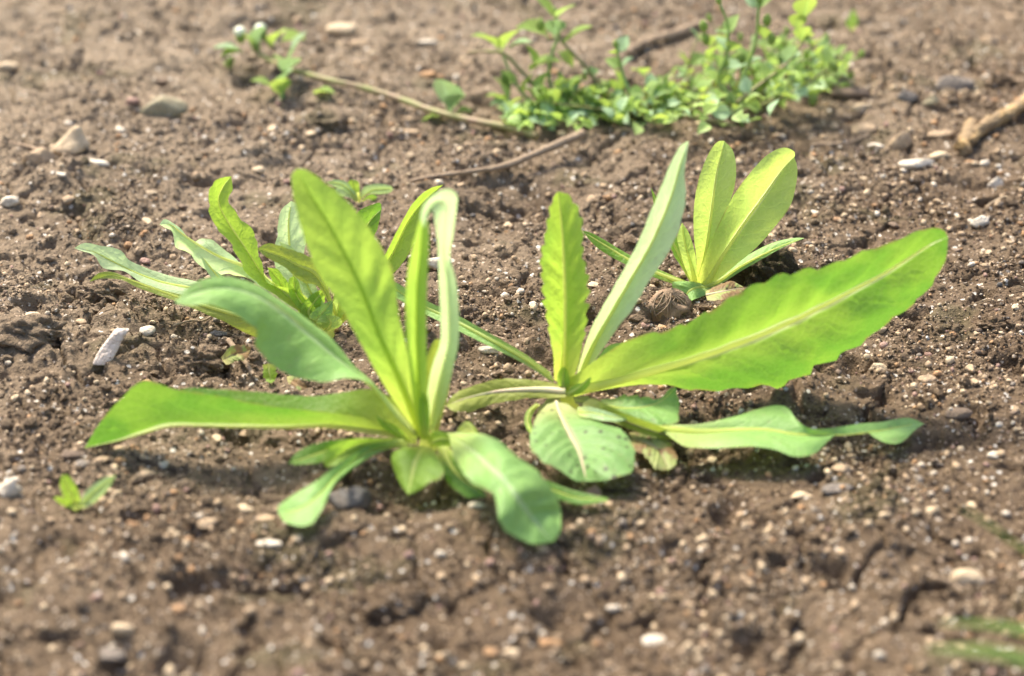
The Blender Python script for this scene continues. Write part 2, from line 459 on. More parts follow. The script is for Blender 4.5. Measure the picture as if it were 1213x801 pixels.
def put_stone(name, px, py, w, h, ckey, kind, label=None, cat='stone', rot=0.0, seed=1, group=None, tilt=None, aspect=None, sink=.24):
    m = float(mpp(px, py)); sx = w * m
    vis = h * m
    sy = aspect * sx if aspect else min(sx * .75, max(vis * 1.1, sx * .35))
    sz = max(.28 * sx if kind in ('flat', 'chip') else .4 * sx, (vis - sy * .42) * 1.0)
    sz = max(sz, sx * .62) if kind in ('angular', 'crumbly') else sz
    if kind == 'peak': sz = sx * .85
    sz = min(sz, sx * .9)
    o = bpy.data.objects.new(name, stone_mesh(name, sx, sy, sz, seed, kind, STONE[ckey])); link(o)
    g = ground_at(np.array([px]), np.array([py + h * .25]))[0]
    z = float(np.mean(HF(g[0] + np.array([0, .3, -.3, 0, 0]) * sx, g[1] + np.array([0, 0, 0, .3, -.3]) * sy)))
    o.location = (g[0], g[1], z + sz * (.5 - sink))
    t = tilt or (0, 0); o.rotation_euler = (math.radians(t[0]), math.radians(t[1]), math.radians(rot))
    return tag(o, label, cat, group)
STONES = [
 ('flat_stone',195,130,56,28,'olive','angular','flat olive-tan stone tilted up at the far left, with a dark hollow beside it',8,(12,-6)),
 ('angular_stone',84,172,44,34,'cream','peak','angular cream and tan stone at the far left beside a rough pale lump',20,(0,0)),
 ('rough_stone',48,182,38,30,'tan','crumbly','rough crumbly tan lump left of the angular cream stone',0,(0,0)),
 ('flat_stone',115,195,30,12,'white','flat','flat whitish chip just below the angular cream stone',10,(0,0)),
 ('pebble',83,145,14,11,'white','round','small round white pebble above the angular cream stone',0,(0,0)),
 ('pebble',240,185,17,24,'orange','peak','orange-brown upright stone with shadow above the back left lettuce',0,(0,10)),
 ('pebble',73,214,14,9,'white','round','little white oval pebble below the flat whitish chip',-30,(0,0)),
 ('rough_stone',12,242,24,15,'white','crumbly','crumbly whitish lump at the left edge, halfway up',0,(0,0)),
 ('pebble',10,83,26,13,'cream','round','cream pebble at the far left edge near the top',0,(0,0)),
 ('large_pebble',405,34,36,24,'cream','round','large round cream-orange pebble at the back beside the small white-budded weed',0,(0,0)),
 ('pebble',394,48,20,14,'cream','round','cream pebble touching the front of the large round cream-orange pebble',0,(0,0)),
 ('pebble',428,52,28,14,'tan','flat','flat brown-tan stone right of the large cream-orange pebble',12,(0,0)),
 ('pebble',505,50,34,12,'white','flat','long pale flat stone at the back between the two weeds',0,(0,0)),
 ('pebble',508,88,22,14,'orange','round','round orange pebble behind the long weed stem',0,(0,0)),
 ('rough_stone',38,374,36,26,'cream','crumbly','pale crumbly lump beside a soil crack at the left',0,(0,0)),
 ('white_chip',175,394,20,16,'white','chip','small white chip right of the long white shard',30,(12,0)),
 ('white_chip',203,389,26,13,'white','crumbly','low crumbly white chip beside a dark twig left of the front lettuce',5,(0,0)),
 ('white_chip',522,312,42,13,'white','chip','broad white flake behind the bent leaf of the front lettuce',5,(0,0)),
 ('white_chip',578,421,24,11,'white','chip','white chip lying between the front and the middle lettuce',0,(0,0)),
 ('pebble',703,344,14,11,'cream','round','cream pebble right of the upright toothed leaf',0,(0,0)),
 ('white_chip',1085,197,46,12,'white','flat','long narrow white flake near the thick stick at the right',8,(0,0)),
 ('white_chip',1112,185,30,12,'cream','flat','cream flake between the long white flake and the thick stick',10,(0,0)),
 ('white_chip',1179,212,20,16,'white','peak','bright white angular chip below the thick stick',20,(0,0)),
 ('pebble',1166,194,13,13,'white','angular','pale upright chip just under the thick stick',0,(0,0)),
 ('flat_stone',1020,126,27,11,'cream','flat','narrow cream stone above a tan pebble, right of the leafy weed mat',12,(0,0)),
 ('flat_stone',1023,151,30,20,'tan','round','rounded tan pebble to the right of the leafy weed mat',0,(0,0)),
 ('flat_stone',1063,168,32,20,'tan','peak','wedge-shaped brown stone leaning to the right of the rounded tan pebble',28,(10,-15)),
 ('pebble',1037,172,20,10,'white','flat','small whitish stone touching the wedge-shaped brown stone',0,(0,0)),
 ('pebble',1101,117,20,20,'olive','peak','dark olive angular stone at the back right',0,(0,0)),
 ('flat_stone',1007,112,52,16,'brown','flat','large flat brown stone with a dark shadow, behind the narrow cream stone',8,(0,0)),
 ('flat_stone',1115,160,32,16,'tan','flat','tan flake resting against the end of the thick stick',10,(0,0)),
 ('flat_stone',1150,188,24,12,'orange','flat','orange-tan flake below the end of the thick stick',5,(0,0)),
 ('rough_stone',1160,265,24,13,'white','crumbly','pale crumbly chip above the tip of the largest leaf',0,(0,0)),
 ('grey_stone',1130,100,46,18,'grey','angular','grey stone at the far right above the thick stick',0,(0,0)),
 ('dark_stone',1075,112,26,20,'slate','angular','dark slate-grey stone left of the olive angular stone',0,(0,0)),
 ('pebble',950,583,27,13,'cream','round','pale cream pebble touching a dark grey stone in the right foreground',0,(0,0)),
 ('dark_stone',992,580,42,18,'grey','flat','flat dark grey stone beside the pale cream pebble in the right foreground',5,(0,0)),
 ('dark_stone',416,594,52,28,'slate','angular','dark blue-grey stone in the shade under the front lettuce',10,(0,0)),
 ('pebble',698,582,29,24,'pink','peak','pinkish-brown stone at the tip of the spotted leaf',0,(0,0)),
 ('large_pebble',12,587,32,24,'white','peak','white and cream angular stone at the lower left edge',0,(0,0)),
 ('pebble',17,569,14,9,'white','round','small white pebble just behind the angular stone at the lower left edge',0,(0,0)),
 ('grey_stone',100,554,20,13,'grey','flat','small blue-grey stone behind the tiny seedling',0,(0,0)),
 ('dark_stone',90,540,34,14,'brown','flat','dark curved shard of stone under the tip of the long horizontal leaf',0,(0,0)),
 ('pebble',122,553,20,11,'tan','round','tan pebble right of the small blue-grey stone',0,(0,0)),
 ('pebble',143,553,15,11,'orange','round','orange pebble right of the tan pebble behind the tiny seedling',0,(0,0)),
 ('pebble',176,562,22,14,'tan','round','brownish round pebble below the long horizontal leaf',0,(0,0)),
 ('white_chip',320,645,32,13,'white','flat','long white pebble in the left foreground below the drooping leaf tip',-10,(0,0)),
 ('pebble',290,599,22,14,'cream','round','cream pebble left of the drooping leaf tip',0,(0,0)),
 ('pebble',315,615,24,13,'tan','flat','yellowish flat pebble just left of the drooping leaf tip',15,(0,0)),
 ('pebble',247,628,28,16,'tan','flat','long tan pebble in the left foreground',20,(0,0)),
 ('pebble',565,614,21,10,'white','round','bright white pebble left of the large drooping front leaf',0,(0,0)),
 ('pebble',145,741,27,16,'cream','angular','cream-orange pebble in the lower left foreground',0,(0,0)),
 ('grey_stone',131,766,36,22,'grey','round','pale grey stone below the cream-orange pebble',0,(0,0)),
 ('pebble',213,724,20,16,'orange','round','orange pebble in the lower left foreground right of the cream-orange one',0,(0,0)),
 ('large_pebble',1146,680,42,22,'cream','angular','big cream stone beside a crack at the lower right',10,(0,0)),
 ('pebble',1177,542,17,14,'white','round','bright white pebble near the right edge below the middle',0,(0,0)),
 ('pebble',726,712,17,14,'white','round','white pebble in the centre foreground',0,(0,0)),
 ('flat_stone',260,395,27,10,'slate','flat','flat blue-grey chip left of the front lettuce',0,(0,0)),
 ('pebble',652,763,30,16,'orange','round','tan-orange pebble in the centre foreground near the bottom',0,(0,0)),
 ('pebble',583,771,20,16,'orange','round','orange pebble at the bottom of the centre foreground',0,(0,0)),
 ('pebble',605,772,20,14,'cream','round','cream pebble right of the orange pebble at the bottom',0,(0,0)),
 ('pebble',775,755,30,18,'white','round','whitish pebble in the foreground right of the centre',0,(0,0)),
 ('pebble',835,713,40,16,'cream','flat','pale flat stone in the right foreground',0,(0,0)),
 ('pebble',1042,430,26,13,'cream','angular','cream stone under the edge of the largest leaf',0,(0,0)),
 ('pebble',1098,450,22,13,'tan','round','tan pebble to the right of the short dark crack',0,(0,0)),
 ('pebble',995,563,26,20,'tan','angular','tan angular stone below the wavy flat leaf',0,(0,0)),
 ('pebble',1135,490,34,16,'brown','round','smooth brown stone at the right beyond the wavy flat leaf tip',0,(0,0)),
 ('pebble',770,542,17,15,'orange','crumbly','pale orange stone on the withered leaf scrap',0,(0,0)),
]
for i, (nm, px, py, w, h, ck, kd, lab, rot, tl) in enumerate(STONES):
    put_stone(nm, px, py, w, h, ck, kd, lab, 'pebble' if 'pebble' in lab else ('chip' if ('chip' in lab or 'flake' in lab) else 'stone'), rot, 100 + i, tilt=tl)
used = np.array([[s[1], s[2]] for s in STONES], float)
names = {'white': 'white', 'cream': 'cream', 'tan': 'tan', 'orange': 'orange-brown', 'grey': 'grey', 'pink': 'reddish-brown', 'brown': 'brown'}
MARKS = [('the white-budded weed tip', 310, 70), ('the leafy weed mat', 860, 130), ('the upright weed sprigs', 650, 110), ('the thick stick', 1160, 160), ('the long brown twig', 600, 197),
 ('the flat olive-tan stone', 195, 130), ('the angular cream stone', 84, 170), ('the pale curled leaf tip', 88, 292), ('the tall upright leaf', 355, 215), ('the bent strap leaf', 530, 240),
 ('the upright toothed leaf', 665, 235), ('the small back right lettuce', 880, 300), ('the tip of the largest leaf', 1115, 290), ('the lower edge of the largest leaf', 960, 440), ('the white shard', 135, 410),
 ('the long horizontal leaf', 170, 520), ('the tiny seedling', 95, 590), ('the drooping spoon leaf', 350, 600), ('the large front leaf', 630, 630), ('the spotted leaf', 690, 530), ('the wavy flat leaf', 1060, 510),
 ('the lower left corner', 20, 780), ('the lower right corner', 1195, 780), ('the long white foreground pebble', 320, 645), ('the crack at the lower right', 1085, 705), ('the middle of the bottom edge', 606, 795),
 ('the upper left corner', 15, 20), ('the upper right corner', 1195, 20), ('the big clod at the left edge', 30, 385), ('the round cream-orange pebble', 405, 34), ('the dark grey foreground stone', 992, 580)]
seen_labels = set()
def pebble_label(colour, px, py, w):
    order = sorted(range(len(MARKS)), key=lambda i: math.hypot(px - MARKS[i][1], py - MARKS[i][2]))
    size = 'tiny' if w < 11.5 else ('small' if w < 14 else 'middling')
    for i in order[:6]:
        nm, mx_, my_ = MARKS[i]; dx, dy = px - mx_, py - my_; dist = math.hypot(dx, dy)
        a = math.degrees(math.atan2(-dy, dx)) % 360
        way = ['right of', 'behind and right of', 'behind', 'behind and left of', 'left of', 'in front and left of', 'in front of', 'in front and right of'][int((a + 22.5) // 45) % 8]
        lab = '%s %s pebble %s%s %s' % (size, colour, 'just ' if dist < 60 else ('' if dist < 130 else 'well '), way, nm)
        if lab not in seen_labels: break
    seen_labels.add(lab)
    return lab
cnt = 0; tries = 0
PK = list(names)
PPW = np.array([.05, .26, .35, .12, .05, .06, .11])
while cnt < 200 and tries < 5000:
    tries += 1
    px, py = RNG.uniform(8, 1205), RNG.uniform(14, 790)
    if RNG.uniform() > .45 + .55 * px / 1213: continue
    if np.min(np.hypot(used[:, 0] - px, used[:, 1] - py)) < 17: continue
    used = np.vstack([used, [px, py]])
    ck = PK[RNG.choice(len(PK), p=PPW / PPW.sum())]
    w = RNG.uniform(10, 15) + 7 * RNG.uniform() ** 5
    put_stone('pebble', px, py, w, w * RNG.uniform(.5, .85), ck, ['round', 'angular', 'flat', 'angular', 'crumbly'][RNG.integers(5)],
              pebble_label(names[ck], px, py, w), 'pebble', RNG.uniform(0, 180), 500 + cnt,
              'small %s pebbles scattered over the soil' % names[ck], sink=RNG.uniform(.12, .35))
    cnt += 1
# the long white shard stands on edge
def shard():
    px, py = 136, 430
    g = ground_at(np.array([px]), np.array([py]))[0]; m = float(mpp(px, py))
    # along its length it leans back and to the right; square-cut ends, one slightly curved face
    n = 9; V = []; F = []
    for i in range(n):
        t = i / (n - 1)
        cx = (-16 + 20 * t + 5 * t * t) * m; cz = (-2 + 46 * t) * m * .80; cy = (18 * t) * m
        w = (10.5 - 1.5 * t + .8 * math.sin(5 * t)) * m; th = (3.6 + .5 * math.sin(9 * t)) * m
        for (a, b) in ((-1, -1), (-.35, -1.25), (.4, -1.15), (1, -.8), (1, 1), (-1, 1)):
            V.append((g[0] + cx + a * w, g[1] + cy + b * th, g[2] + cz + RNG.normal(0, .25) * m))
    for i in range(n - 1):
        for k in range(6): F.append((i * 6 + k, i * 6 + (k + 1) % 6, (i + 1) * 6 + (k + 1) % 6, (i + 1) * 6 + k))
    F += [tuple(range(5, -1, -1)), tuple(range((n - 1) * 6, n * 6))]
    me = bpy.data.meshes.new('white_shard'); me.from_pydata(V, [], F); me.materials.append(STONE['bone'])
    o = link(bpy.data.objects.new('white_shard', me))
    bv = o.modifiers.new('bevel', 'BEVEL'); bv.width = .0006; bv.segments = 2; bv.limit_method = 'ANGLE'
    return tag(o, 'long square-cut white shard standing in the soil left of the lettuces', 'shard')
shard()
# clods
CLODS = [(905,312,70,58,'mossy dark clod of soil behind the base of the small back right lettuce'),
 (28,395,90,34,'big smooth grey-brown clod split by a crack at the left edge'),
 (168,300,0,0,''),(150,280,24,13,'brown clod beside the tip of the back left lettuce leaf'),(205,278,26,14,'brown clod left of the curled leaf tip'),
 (120,345,48,22,'low clod above the long soil crack at the left'),(385,140,56,30,'lumpy clod of soil below the weed runner'),
 (1185,100,36,24,'dark clod at the far right above the thick stick'),(540,340,30,18,'clod behind the thin stem between two lettuces'),(620,330,30,16,'clod left of the upright toothed leaf'),
 (1180,385,36,20,'dark clod at the right edge level with the largest leaf'),(240,430,56,30,'rounded clod of soil in front of the white chips'),
 (330,700,80,36,'blurred rounded clod in the left foreground'),(470,705,70,30,'blurred clod in the foreground below the front lettuce'),(880,640,60,24,'blurred low clod in the right foreground')]
for i, (px, py, w, h, lab) in enumerate(CLODS):
    if not w: continue
    g = ground_at(np.array([px]), np.array([py + h * .2]))[0]; m = float(mpp(px, py)); V, F = ICO[5]
    D = perlin(V[:, 0] * 1.6 + 7.3 * i, V[:, 1] * 1.6 + V[:, 2] * 1.3, 200) * .30 - np.abs(perlin(V[:, 0] * 3 + V[:, 2] * 2, V[:, 1] * 3 + 3.3 * i + V[:, 2], 201)) * .22 + perlin(V[:, 0] * 8 + V[:, 2] * 5, V[:, 1] * 8 + V[:, 2] * 3, 202) * .09 + domes(V[:, 0] + 5 + V[:, 2] * .6, V[:, 1] + i + V[:, 2] * .4, .25, 210, .6) * .5
    Vv = V * (1 + D + RNG.normal(0, .012, len(V)))[:, None] * np.array([w, w * .7, h * 1.1]) * m / 2
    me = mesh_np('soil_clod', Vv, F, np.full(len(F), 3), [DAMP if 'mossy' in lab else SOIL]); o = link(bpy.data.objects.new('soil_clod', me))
    o.location = (g[0], g[1], float(HF(g[:1], g[1:2])[0]) - h * m * .06); tag(o, lab, 'clod')

# ------------------------------------------------------------------ leaves
def leaf_mat(name, upper, under, trans, vein, base, tf=.42, rough=.5, spots=0.0, nv=9.0, rot=None, midw=.85, edge=None, patch=.3):
    """two-sided leaf: upper and lower face colours, light passing through, midrib and side veins along the leaf's own UVs"""
    g = NT(name); uv = g.n('ShaderNodeUVMap').outputs[0]; sp = g.n('ShaderNodeSeparateXYZ'); g.l(uv, sp.inputs[0])
    u, v = sp.outputs[0], sp.outputs[1]
    P = g.n('ShaderNodeTexCoord').outputs['Object']
    au = g.math('ABSOLUTE', g.math('SUBTRACT', u, .5))                 # 0 at the midrib, .5 at the edge
    wob = g.noise(P, 160, 2, .5, .3, .7)
    ph = g.math('FRACT', g.math('ADD', g.math('SUBTRACT', g.math('MULTIPLY', v, nv), g.math('MULTIPLY', au, 2.6)), g.math('MULTIPLY', wob, .22)))
    tri = g.math('ABSOLUTE', g.math('SUBTRACT', ph, .5))
    side = g.math('MULTIPLY', g.step(tri, .10, .0), g.step(au, .5, .22))
    w = g.math('MULTIPLY_ADD', v, -.055, .085)
    mid = g.step(g.math('DIVIDE', au, w), 1.0, .35)
    sv = g.math('MULTIPLY', side, .34); vm = g.math('MULTIPLY', mid, midw)
    mot = g.noise(P, 95, 4, .6, .32, .68); mot2 = g.noise(P, 420, 3, .6, .3, .7)
    back = g.n('ShaderNodeNewGeometry').outputs['Backfacing']
    c = g.mix(back, upper, under)
    big = g.step(g.noise(P, 34, 3, .55, .3, .7), .35, .75)
    c = g.mix(g.math('MULTIPLY', mot, .34), c, tuple(x * .68 for x in upper))
    c = g.mix(g.math('MULTIPLY', big, patch), c, (upper[0] * .55, upper[1] * .72, upper[2] * .7))
    if edge: c = g.mix(g.math('MULTIPLY', g.math('MULTIPLY', g.step(au, .30, .03), g.step(v, .95, .35)), .45), c, edge)  # yellow glow round the midrib, painted into the colour
    c = g.mix(g.math('MULTIPLY', mot2, .18), c, tuple(min(1, x * 1.5) for x in upper))
    c = g.mix(sv, c, tuple(min(.9, x * 1.28) for x in upper))
    c = g.mix(vm, c, vein)
    bs = g.step(v, .34, .03)
    c = g.mix(g.math('MULTIPLY', bs, .8), c, base)
    t = g.mix(g.math('MULTIPLY', mot, .35), trans, tuple(x * .7 for x in trans))
    t = g.mix(g.math('MULTIPLY', big, patch * 1.3), t, (trans[0] * .45, trans[1] * .66, trans[2] * .7))
    if edge: t = g.mix(g.math('MULTIPLY', g.math('MULTIPLY', g.step(au, .30, .03), g.step(v, .95, .35)), .45), t, (edge[0] * 1.3, min(.9, edge[1] * 1.3), edge[2] * 1.3))  # same painted glow in the transmitted colour
    t = g.mix(g.math('MULTIPLY', bs, .7), t, tuple(min(.9, x * 1.25) for x in base))
    t = g.mix(sv, t, tuple(min(.9, x * 1.15) for x in trans))
    t = g.mix(g.math('MULTIPLY', vm, .7), t, tuple(min(.95, x * 1.5) for x in vein))
    # soil dust splashed on, and edges browned here and there
    dust = g.math('MULTIPLY', g.step(g.noise(P, 520, 3, .65, .3, .7), .70, .92), g.math('MULTIPLY', g.step(g.noise(P, 45, 3, .6, .3, .7), .35, .8), .5))
    c = g.mix(dust, c, (.24, .18, .12))
    brn = g.math('MULTIPLY', g.math('MULTIPLY', g.step(au, .462, .497), g.step(g.noise(P, 80, 3, .6, .3, .7), .5, .75)), .6)
    c = g.mix(brn, c, (.30, .24, .08)); t = g.mix(brn, t, (.34, .25, .06))
    if spots:
        sn = g.n('ShaderNodeTexVoronoi'); g.l(P, sn.inputs['Vector']); sn.inputs['Scale'].default_value = 360
        pk = g.n('ShaderNodeSeparateColor'); g.l(sn.outputs['Color'], pk.inputs[0])
        m = g.math('MULTIPLY', g.step(sn.outputs['Distance'], .42, .2), g.math('LESS_THAN', pk.outputs[0], spots))
        m = g.math('MULTIPLY', m, g.step(g.noise(P, 60, 3, .6, .3, .7), .35, .6))
        c = g.mix(m, c, (.035, .03, .018)); t = g.mix(m, t, (.03, .025, .01))
    if rot:
        m = g.step(g.noise(P, 70, 4, .65, .3, .7), .52, .68); c = g.mix(m, c, rot); t = g.mix(m, t, rot)
    net = g.n('ShaderNodeTexVoronoi', feature='DISTANCE_TO_EDGE'); g.l(P, net.inputs['Vector']); net.inputs['Scale'].default_value = 420
    netm = g.step(net.outputs['Distance'], .16, .02)
    h = g.math('SUBTRACT', g.math('MULTIPLY', mot2, .5), g.math('ADD', g.math('ADD', g.math('MULTIPLY', vm, 1.2), sv), g.math('MULTIPLY', netm, .22)))
    c = g.mix(g.math('MULTIPLY', netm, .10), c, vein)
    nrm = g.bump(h, .0005, .6)
    p = g.principled(c, rough, .3, nrm)
    tr = g.n('ShaderNodeBsdfTranslucent'); g.l(t, tr.inputs[0]); g.l(nrm, tr.inputs[1])
    mx = g.n('ShaderNodeMixShader'); mx.inputs[0].default_value = tf; g.l(p, mx.inputs[1]); g.l(tr.outputs[0], mx.inputs[2])
    return g.done(mx.outputs[0])
LEAF = {
 # young inner leaves: yellow-green, very translucent
 'young': leaf_mat('young_lettuce_leaf', (.26, .42, .07), (.32, .46, .13), (.50, .72, .07), (.66, .72, .26), (.58, .62, .11), .52),
 'lime': leaf_mat('lime_lettuce_leaf', (.36, .51, .14), (.40, .52, .18), (.66, .84, .16), (.80, .84, .48), (.62, .66, .12), .5, patch=.15),
 # silvery leaves, colour brightened to offset facing away from the sun
 'silver': leaf_mat('brightened_lettuce_leaf', (.52, .69, .37), (.52, .68, .37), (.66, .84, .38), (.76, .82, .58), (.58, .66, .22), .52, .55, patch=.12),
 # the same with the groove's shade painted along the midrib
 'groove_shaded': leaf_mat('groove_shaded_lettuce_leaf', (.22, .39, .065), (.30, .43, .12), (.55, .78, .10), (.17, .32, .045), (.60, .66, .11), .55, midw=.7, patch=.16),
 # grown leaves: fresh green above
 'green': leaf_mat('green_lettuce_leaf', (.15, .32, .04), (.20, .36, .07), (.25, .45, .04), (.80, .82, .40), (.54, .62, .10), .5, edge=(.36, .47, .07), patch=.55),
 # old outer leaves: bluish green, matt
 'teal': leaf_mat('bluish_lettuce_leaf', (.255, .44, .115), (.30, .45, .14), (.34, .54, .09), (.42, .55, .28), (.42, .50, .15), .3, .5),
 'pale': leaf_mat('pale_lettuce_leaf', (.43, .59, .28), (.46, .60, .31), (.48, .64, .20), (.54, .64, .40), (.50, .57, .17), .38, .5),
 'spotted': leaf_mat('spotted_lettuce_leaf', (.21, .37, .11), (.24, .38, .13), (.28, .48, .08), (.36, .34, .2), (.44, .45, .17), .3, .5, spots=.34),
 'olive': leaf_mat('olive_lettuce_leaf', (.32, .37, .08), (.36, .40, .12), (.44, .52, .06), (.54, .54, .17), (.44, .46, .11), .42),
 'withered': leaf_mat('withered_leaf', (.32, .37, .12), (.36, .36, .18), (.38, .44, .10), (.45, .36, .22), (.40, .36, .14), .3, .55, spots=.3, rot=(.24, .15, .07)),
}
g = NT('leaf_midrib'); P = g.n('ShaderNodeTexCoord').outputs['Object']
c = g.mix(g.noise(P, 120, 3), (.60, .67, .24), (.50, .60, .18))
p = g.principled(c, .4, .4); tr = g.n('ShaderNodeBsdfTranslucent'); tr.inputs[0].default_value = (.95, .97, .38, 1)
mx = g.n('ShaderNodeMixShader'); mx.inputs[0].default_value = .62; g.l(p, mx.inputs[1]); g.l(tr.outputs[0], mx.inputs[2]); RIB = g.done(mx.outputs[0])
g = NT('pink_midrib'); P = g.n('ShaderNodeTexCoord').outputs['Object']
RIBP = g.done(g.principled(g.mix(g.noise(P, 150, 3), (.50, .36, .26), (.44, .44, .22)), .45, .35))

NU, NV = 7, 64
def leaf(parent, kind, L, M, R, d=(0, 0), fl=0., fr=0., mode='y', ref=None, ser=.02, teeth=11, rib=1.2, bulge=.10, puck=.05, wave=0., lab=None, face=1,
         ribmat=None, seed=0, dl=None):
    """A leaf through three lines read off the photograph: its left edge, its midrib and its right edge.
    d  = depth of the midrib from base to tip in cm (mode y: away from the camera past the plant's base; mode z: height above the ground)
    fl, fr = how far the two edges lie beyond (+) or before (-) / above the midrib, in cm"""
    r = np.random.default_rng(seed + len(L) * 13)
    rails = [smooth_line(pts(s), NV) for s in (L, M, R)]
    t = np.linspace(0, 1, NV)
    dm = np.interp(t, np.linspace(0, 1, len(d)), d)
    k = np.ones(5) / 5; dm = np.convolve(np.r_[[dm[0]] * 2, dm, [dm[-1]] * 2], k, 'valid')
    prof = np.sin(np.pi * np.clip(t, .0, 1)) ** .7
    if dl is not None: wl = np.interp(t, np.linspace(0, 1, len(dl)), dl)
    else: wl = fl * prof
    ds = [dm + wl, dm, dm + fr * prof]
    if wave:
        for s_, i_ in ((1, 0), (-1, 2)): ds[i_] = ds[i_] + wave * prof * np.sin(t * 15 + s_ * 1.3 + seed)
    P3 = []
    for rail, dd in zip(rails, ds):
        if mode == 'y':
            p = at_y(rail[:, 0], rail[:, 1], parent['base_y'] + dd * .01)
            low = H0(p[:, 0], p[:, 1]) + .0022
            q = ground_at(rail[:, 0], rail[:, 1], .0022)
            bad = p[:, 2] < low
            p = np.where(bad[:, None], q, p)
        else:
            p = np.array(ground_at(rail[:, 0], rail[:, 1], (np.maximum(dd, .15) + .22) * .01))
        P3.append(p)
    Lp, Mp, Rp = P3
    us = np.linspace(-1, 1, 2 * NU + 1)
    # teeth along both edges
    tv = .6 + .8 * np.abs(perlin(t * 6 + seed, t * 0 + .3, 404))
    def edge(ph):
        x = t * teeth + ph; f = x % 1.0
        saw = np.where(f < .75, f / .75, (1 - f) / .25)
        return 1 + ser * (saw * 2 - 1) * tv * sstep(.12, .3, t) * sstep(1., .93, t) + ser * .8 * np.interp(t * 9 + ph * 3, np.arange(16), r.normal(0, 1, 16))  * sstep(1., .93, t)
    eL, eR = edge(.0), edge(.43)
    nrm = np.cross(Rp - Lp, np.gradient(Mp, axis=0)); nl = np.linalg.norm(nrm, axis=1)[:, None]; nrm = nrm / (nl + 1e-9)
    cam_dir = ORI - Mp; sgn = np.sign((nrm * cam_dir).sum(1))
    if np.median(sgn) < 0: nrm = -nrm
    hwL = np.linalg.norm(Lp - Mp, axis=1); hwR = np.linalg.norm(Rp - Mp, axis=1)
    V = np.zeros((NV, 2 * NU + 1, 3)); UV = np.zeros((NV, 2 * NU + 1, 2))
    for j, u in enumerate(us):
        E, e, hw = (Lp, eL, hwL) if u < 0 else (Rp, eR, hwR)
        a = abs(u) * e if abs(u) > .5 else abs(u) * (1 + (e - 1) * abs(u) * 2)
        a = np.asarray(a)
        pk = np.sin((t * 9.0 + .5 * perlin(t * 5 + seed, t * 0 + seed, 403) - abs(u) * 1.3 + (0 if u < 0 else .15)) * 2 * np.pi) * np.sin(np.pi * min(1, abs(u) * 1.02)) * puck * (.35 + .5 * np.abs(perlin(t * 4 + seed, t * 0 + u, 402)) * 2) * .8
        off = hw * (bulge * np.sin(np.pi * abs(u)) + pk) * sstep(0, .25, t) * sstep(1.0, .85, t)
        buckle = .09 * abs(u) * perlin(t * 3.3 + seed * 1.7, t * 0 + u * 1.4 + seed * .37, 400) + .035 * abs(u) * perlin(t * 9 + seed, t * 0 + u * 2.5, 401)
        off = off + hw * buckle * sstep(0, .2, t) * sstep(1., .9, t)
        V[:, j] = Mp + (E - Mp) * a[:, None] + nrm * off[:, None]
        UV[:, j, 0] = (u + 1) / 2; UV[:, j, 1] = t
    n = 2 * NU + 1
    I = np.arange(NV * n).reshape(NV, n)
    F = np.stack([I[:-1, :-1], I[:-1, 1:], I[1:, 1:], I[1:, :-1]], -1).reshape(-1, 4)
    # wind the faces so that the upper side looks up (face=1) or away (face=-1)
    a, b, c_ = V[NV // 2, NU], V[NV // 2, NU + 1], V[NV // 2 + 1, NU]
    nn = np.cross(b - a, c_ - a)
    if (nn @ (ORI - a)) * face < 0: F = F[:, ::-1]
    off = np.array(parent.location)
    o = mesh_obj('leaf', V.reshape(-1, 3) - off, F, LEAF[kind], parent, True, UV.reshape(-1, 2))
    o.data.materials[0] = LEAF[kind]
    if lab: o['label'] = lab
    if rib:
        # the midrib: a half-round ridge that stands off the blade (rib > 0 on the side seen, rib < 0 behind)
        rr = .0002 + abs(rib) * .00105 * (1 - t) ** 1.1
        rr = np.minimum(rr, .0002 + .28 * np.maximum(hwL, hwR) + .0004) * np.sqrt(np.clip((1 - t) / .12, 0.02, 1))
        wd = Rp - Lp; wd = wd / (np.linalg.norm(wd, axis=1)[:, None] + 1e-9)
        sg = 1.0 if rib > 0 else -1.0
        rows = list(range(0, int(NV * .96), 2)); A = np.linspace(-.25, math.pi + .25, 8); RV = []
        for i in rows:
            for q in A: RV.append(Mp[i] - off + wd[i] * math.cos(q) * rr[i] + nrm[i] * sg * math.sin(q) * rr[i] * .85)
        RF = [(i * 8 + q, i * 8 + q + 1, i * 8 + q + 9, i * 8 + q + 8) for i in range(len(rows) - 1) for q in range(7)]
        mesh_obj('midrib', np.array(RV), np.array(RF), ribmat or RIB, o)
    return o
def plant(name, px, py, label, cat, group=None):
    g = ground_at(np.array([px]), np.array([py]))[0]
    e = empty(name, g, label, cat, group); e['base_y'] = float(g[1]); return e
def crown(par, px, py, d, r, px2, py2):
    """short stem the leaves rise from, running down into the soil"""
    top = at_y(px, py, par['base_y'] + d * .01); bot = np.array(par.location) + np.array([0, 0, -.006])
    t = np.linspace(0, 1, 8)[:, None]; C = bot * (1 - t) + top * t - np.array(par.location)
    return tube('crown', C, r * (.75 + .35 * np.sin(np.pi * t[:, 0] * .9)), RIB, par, 10)

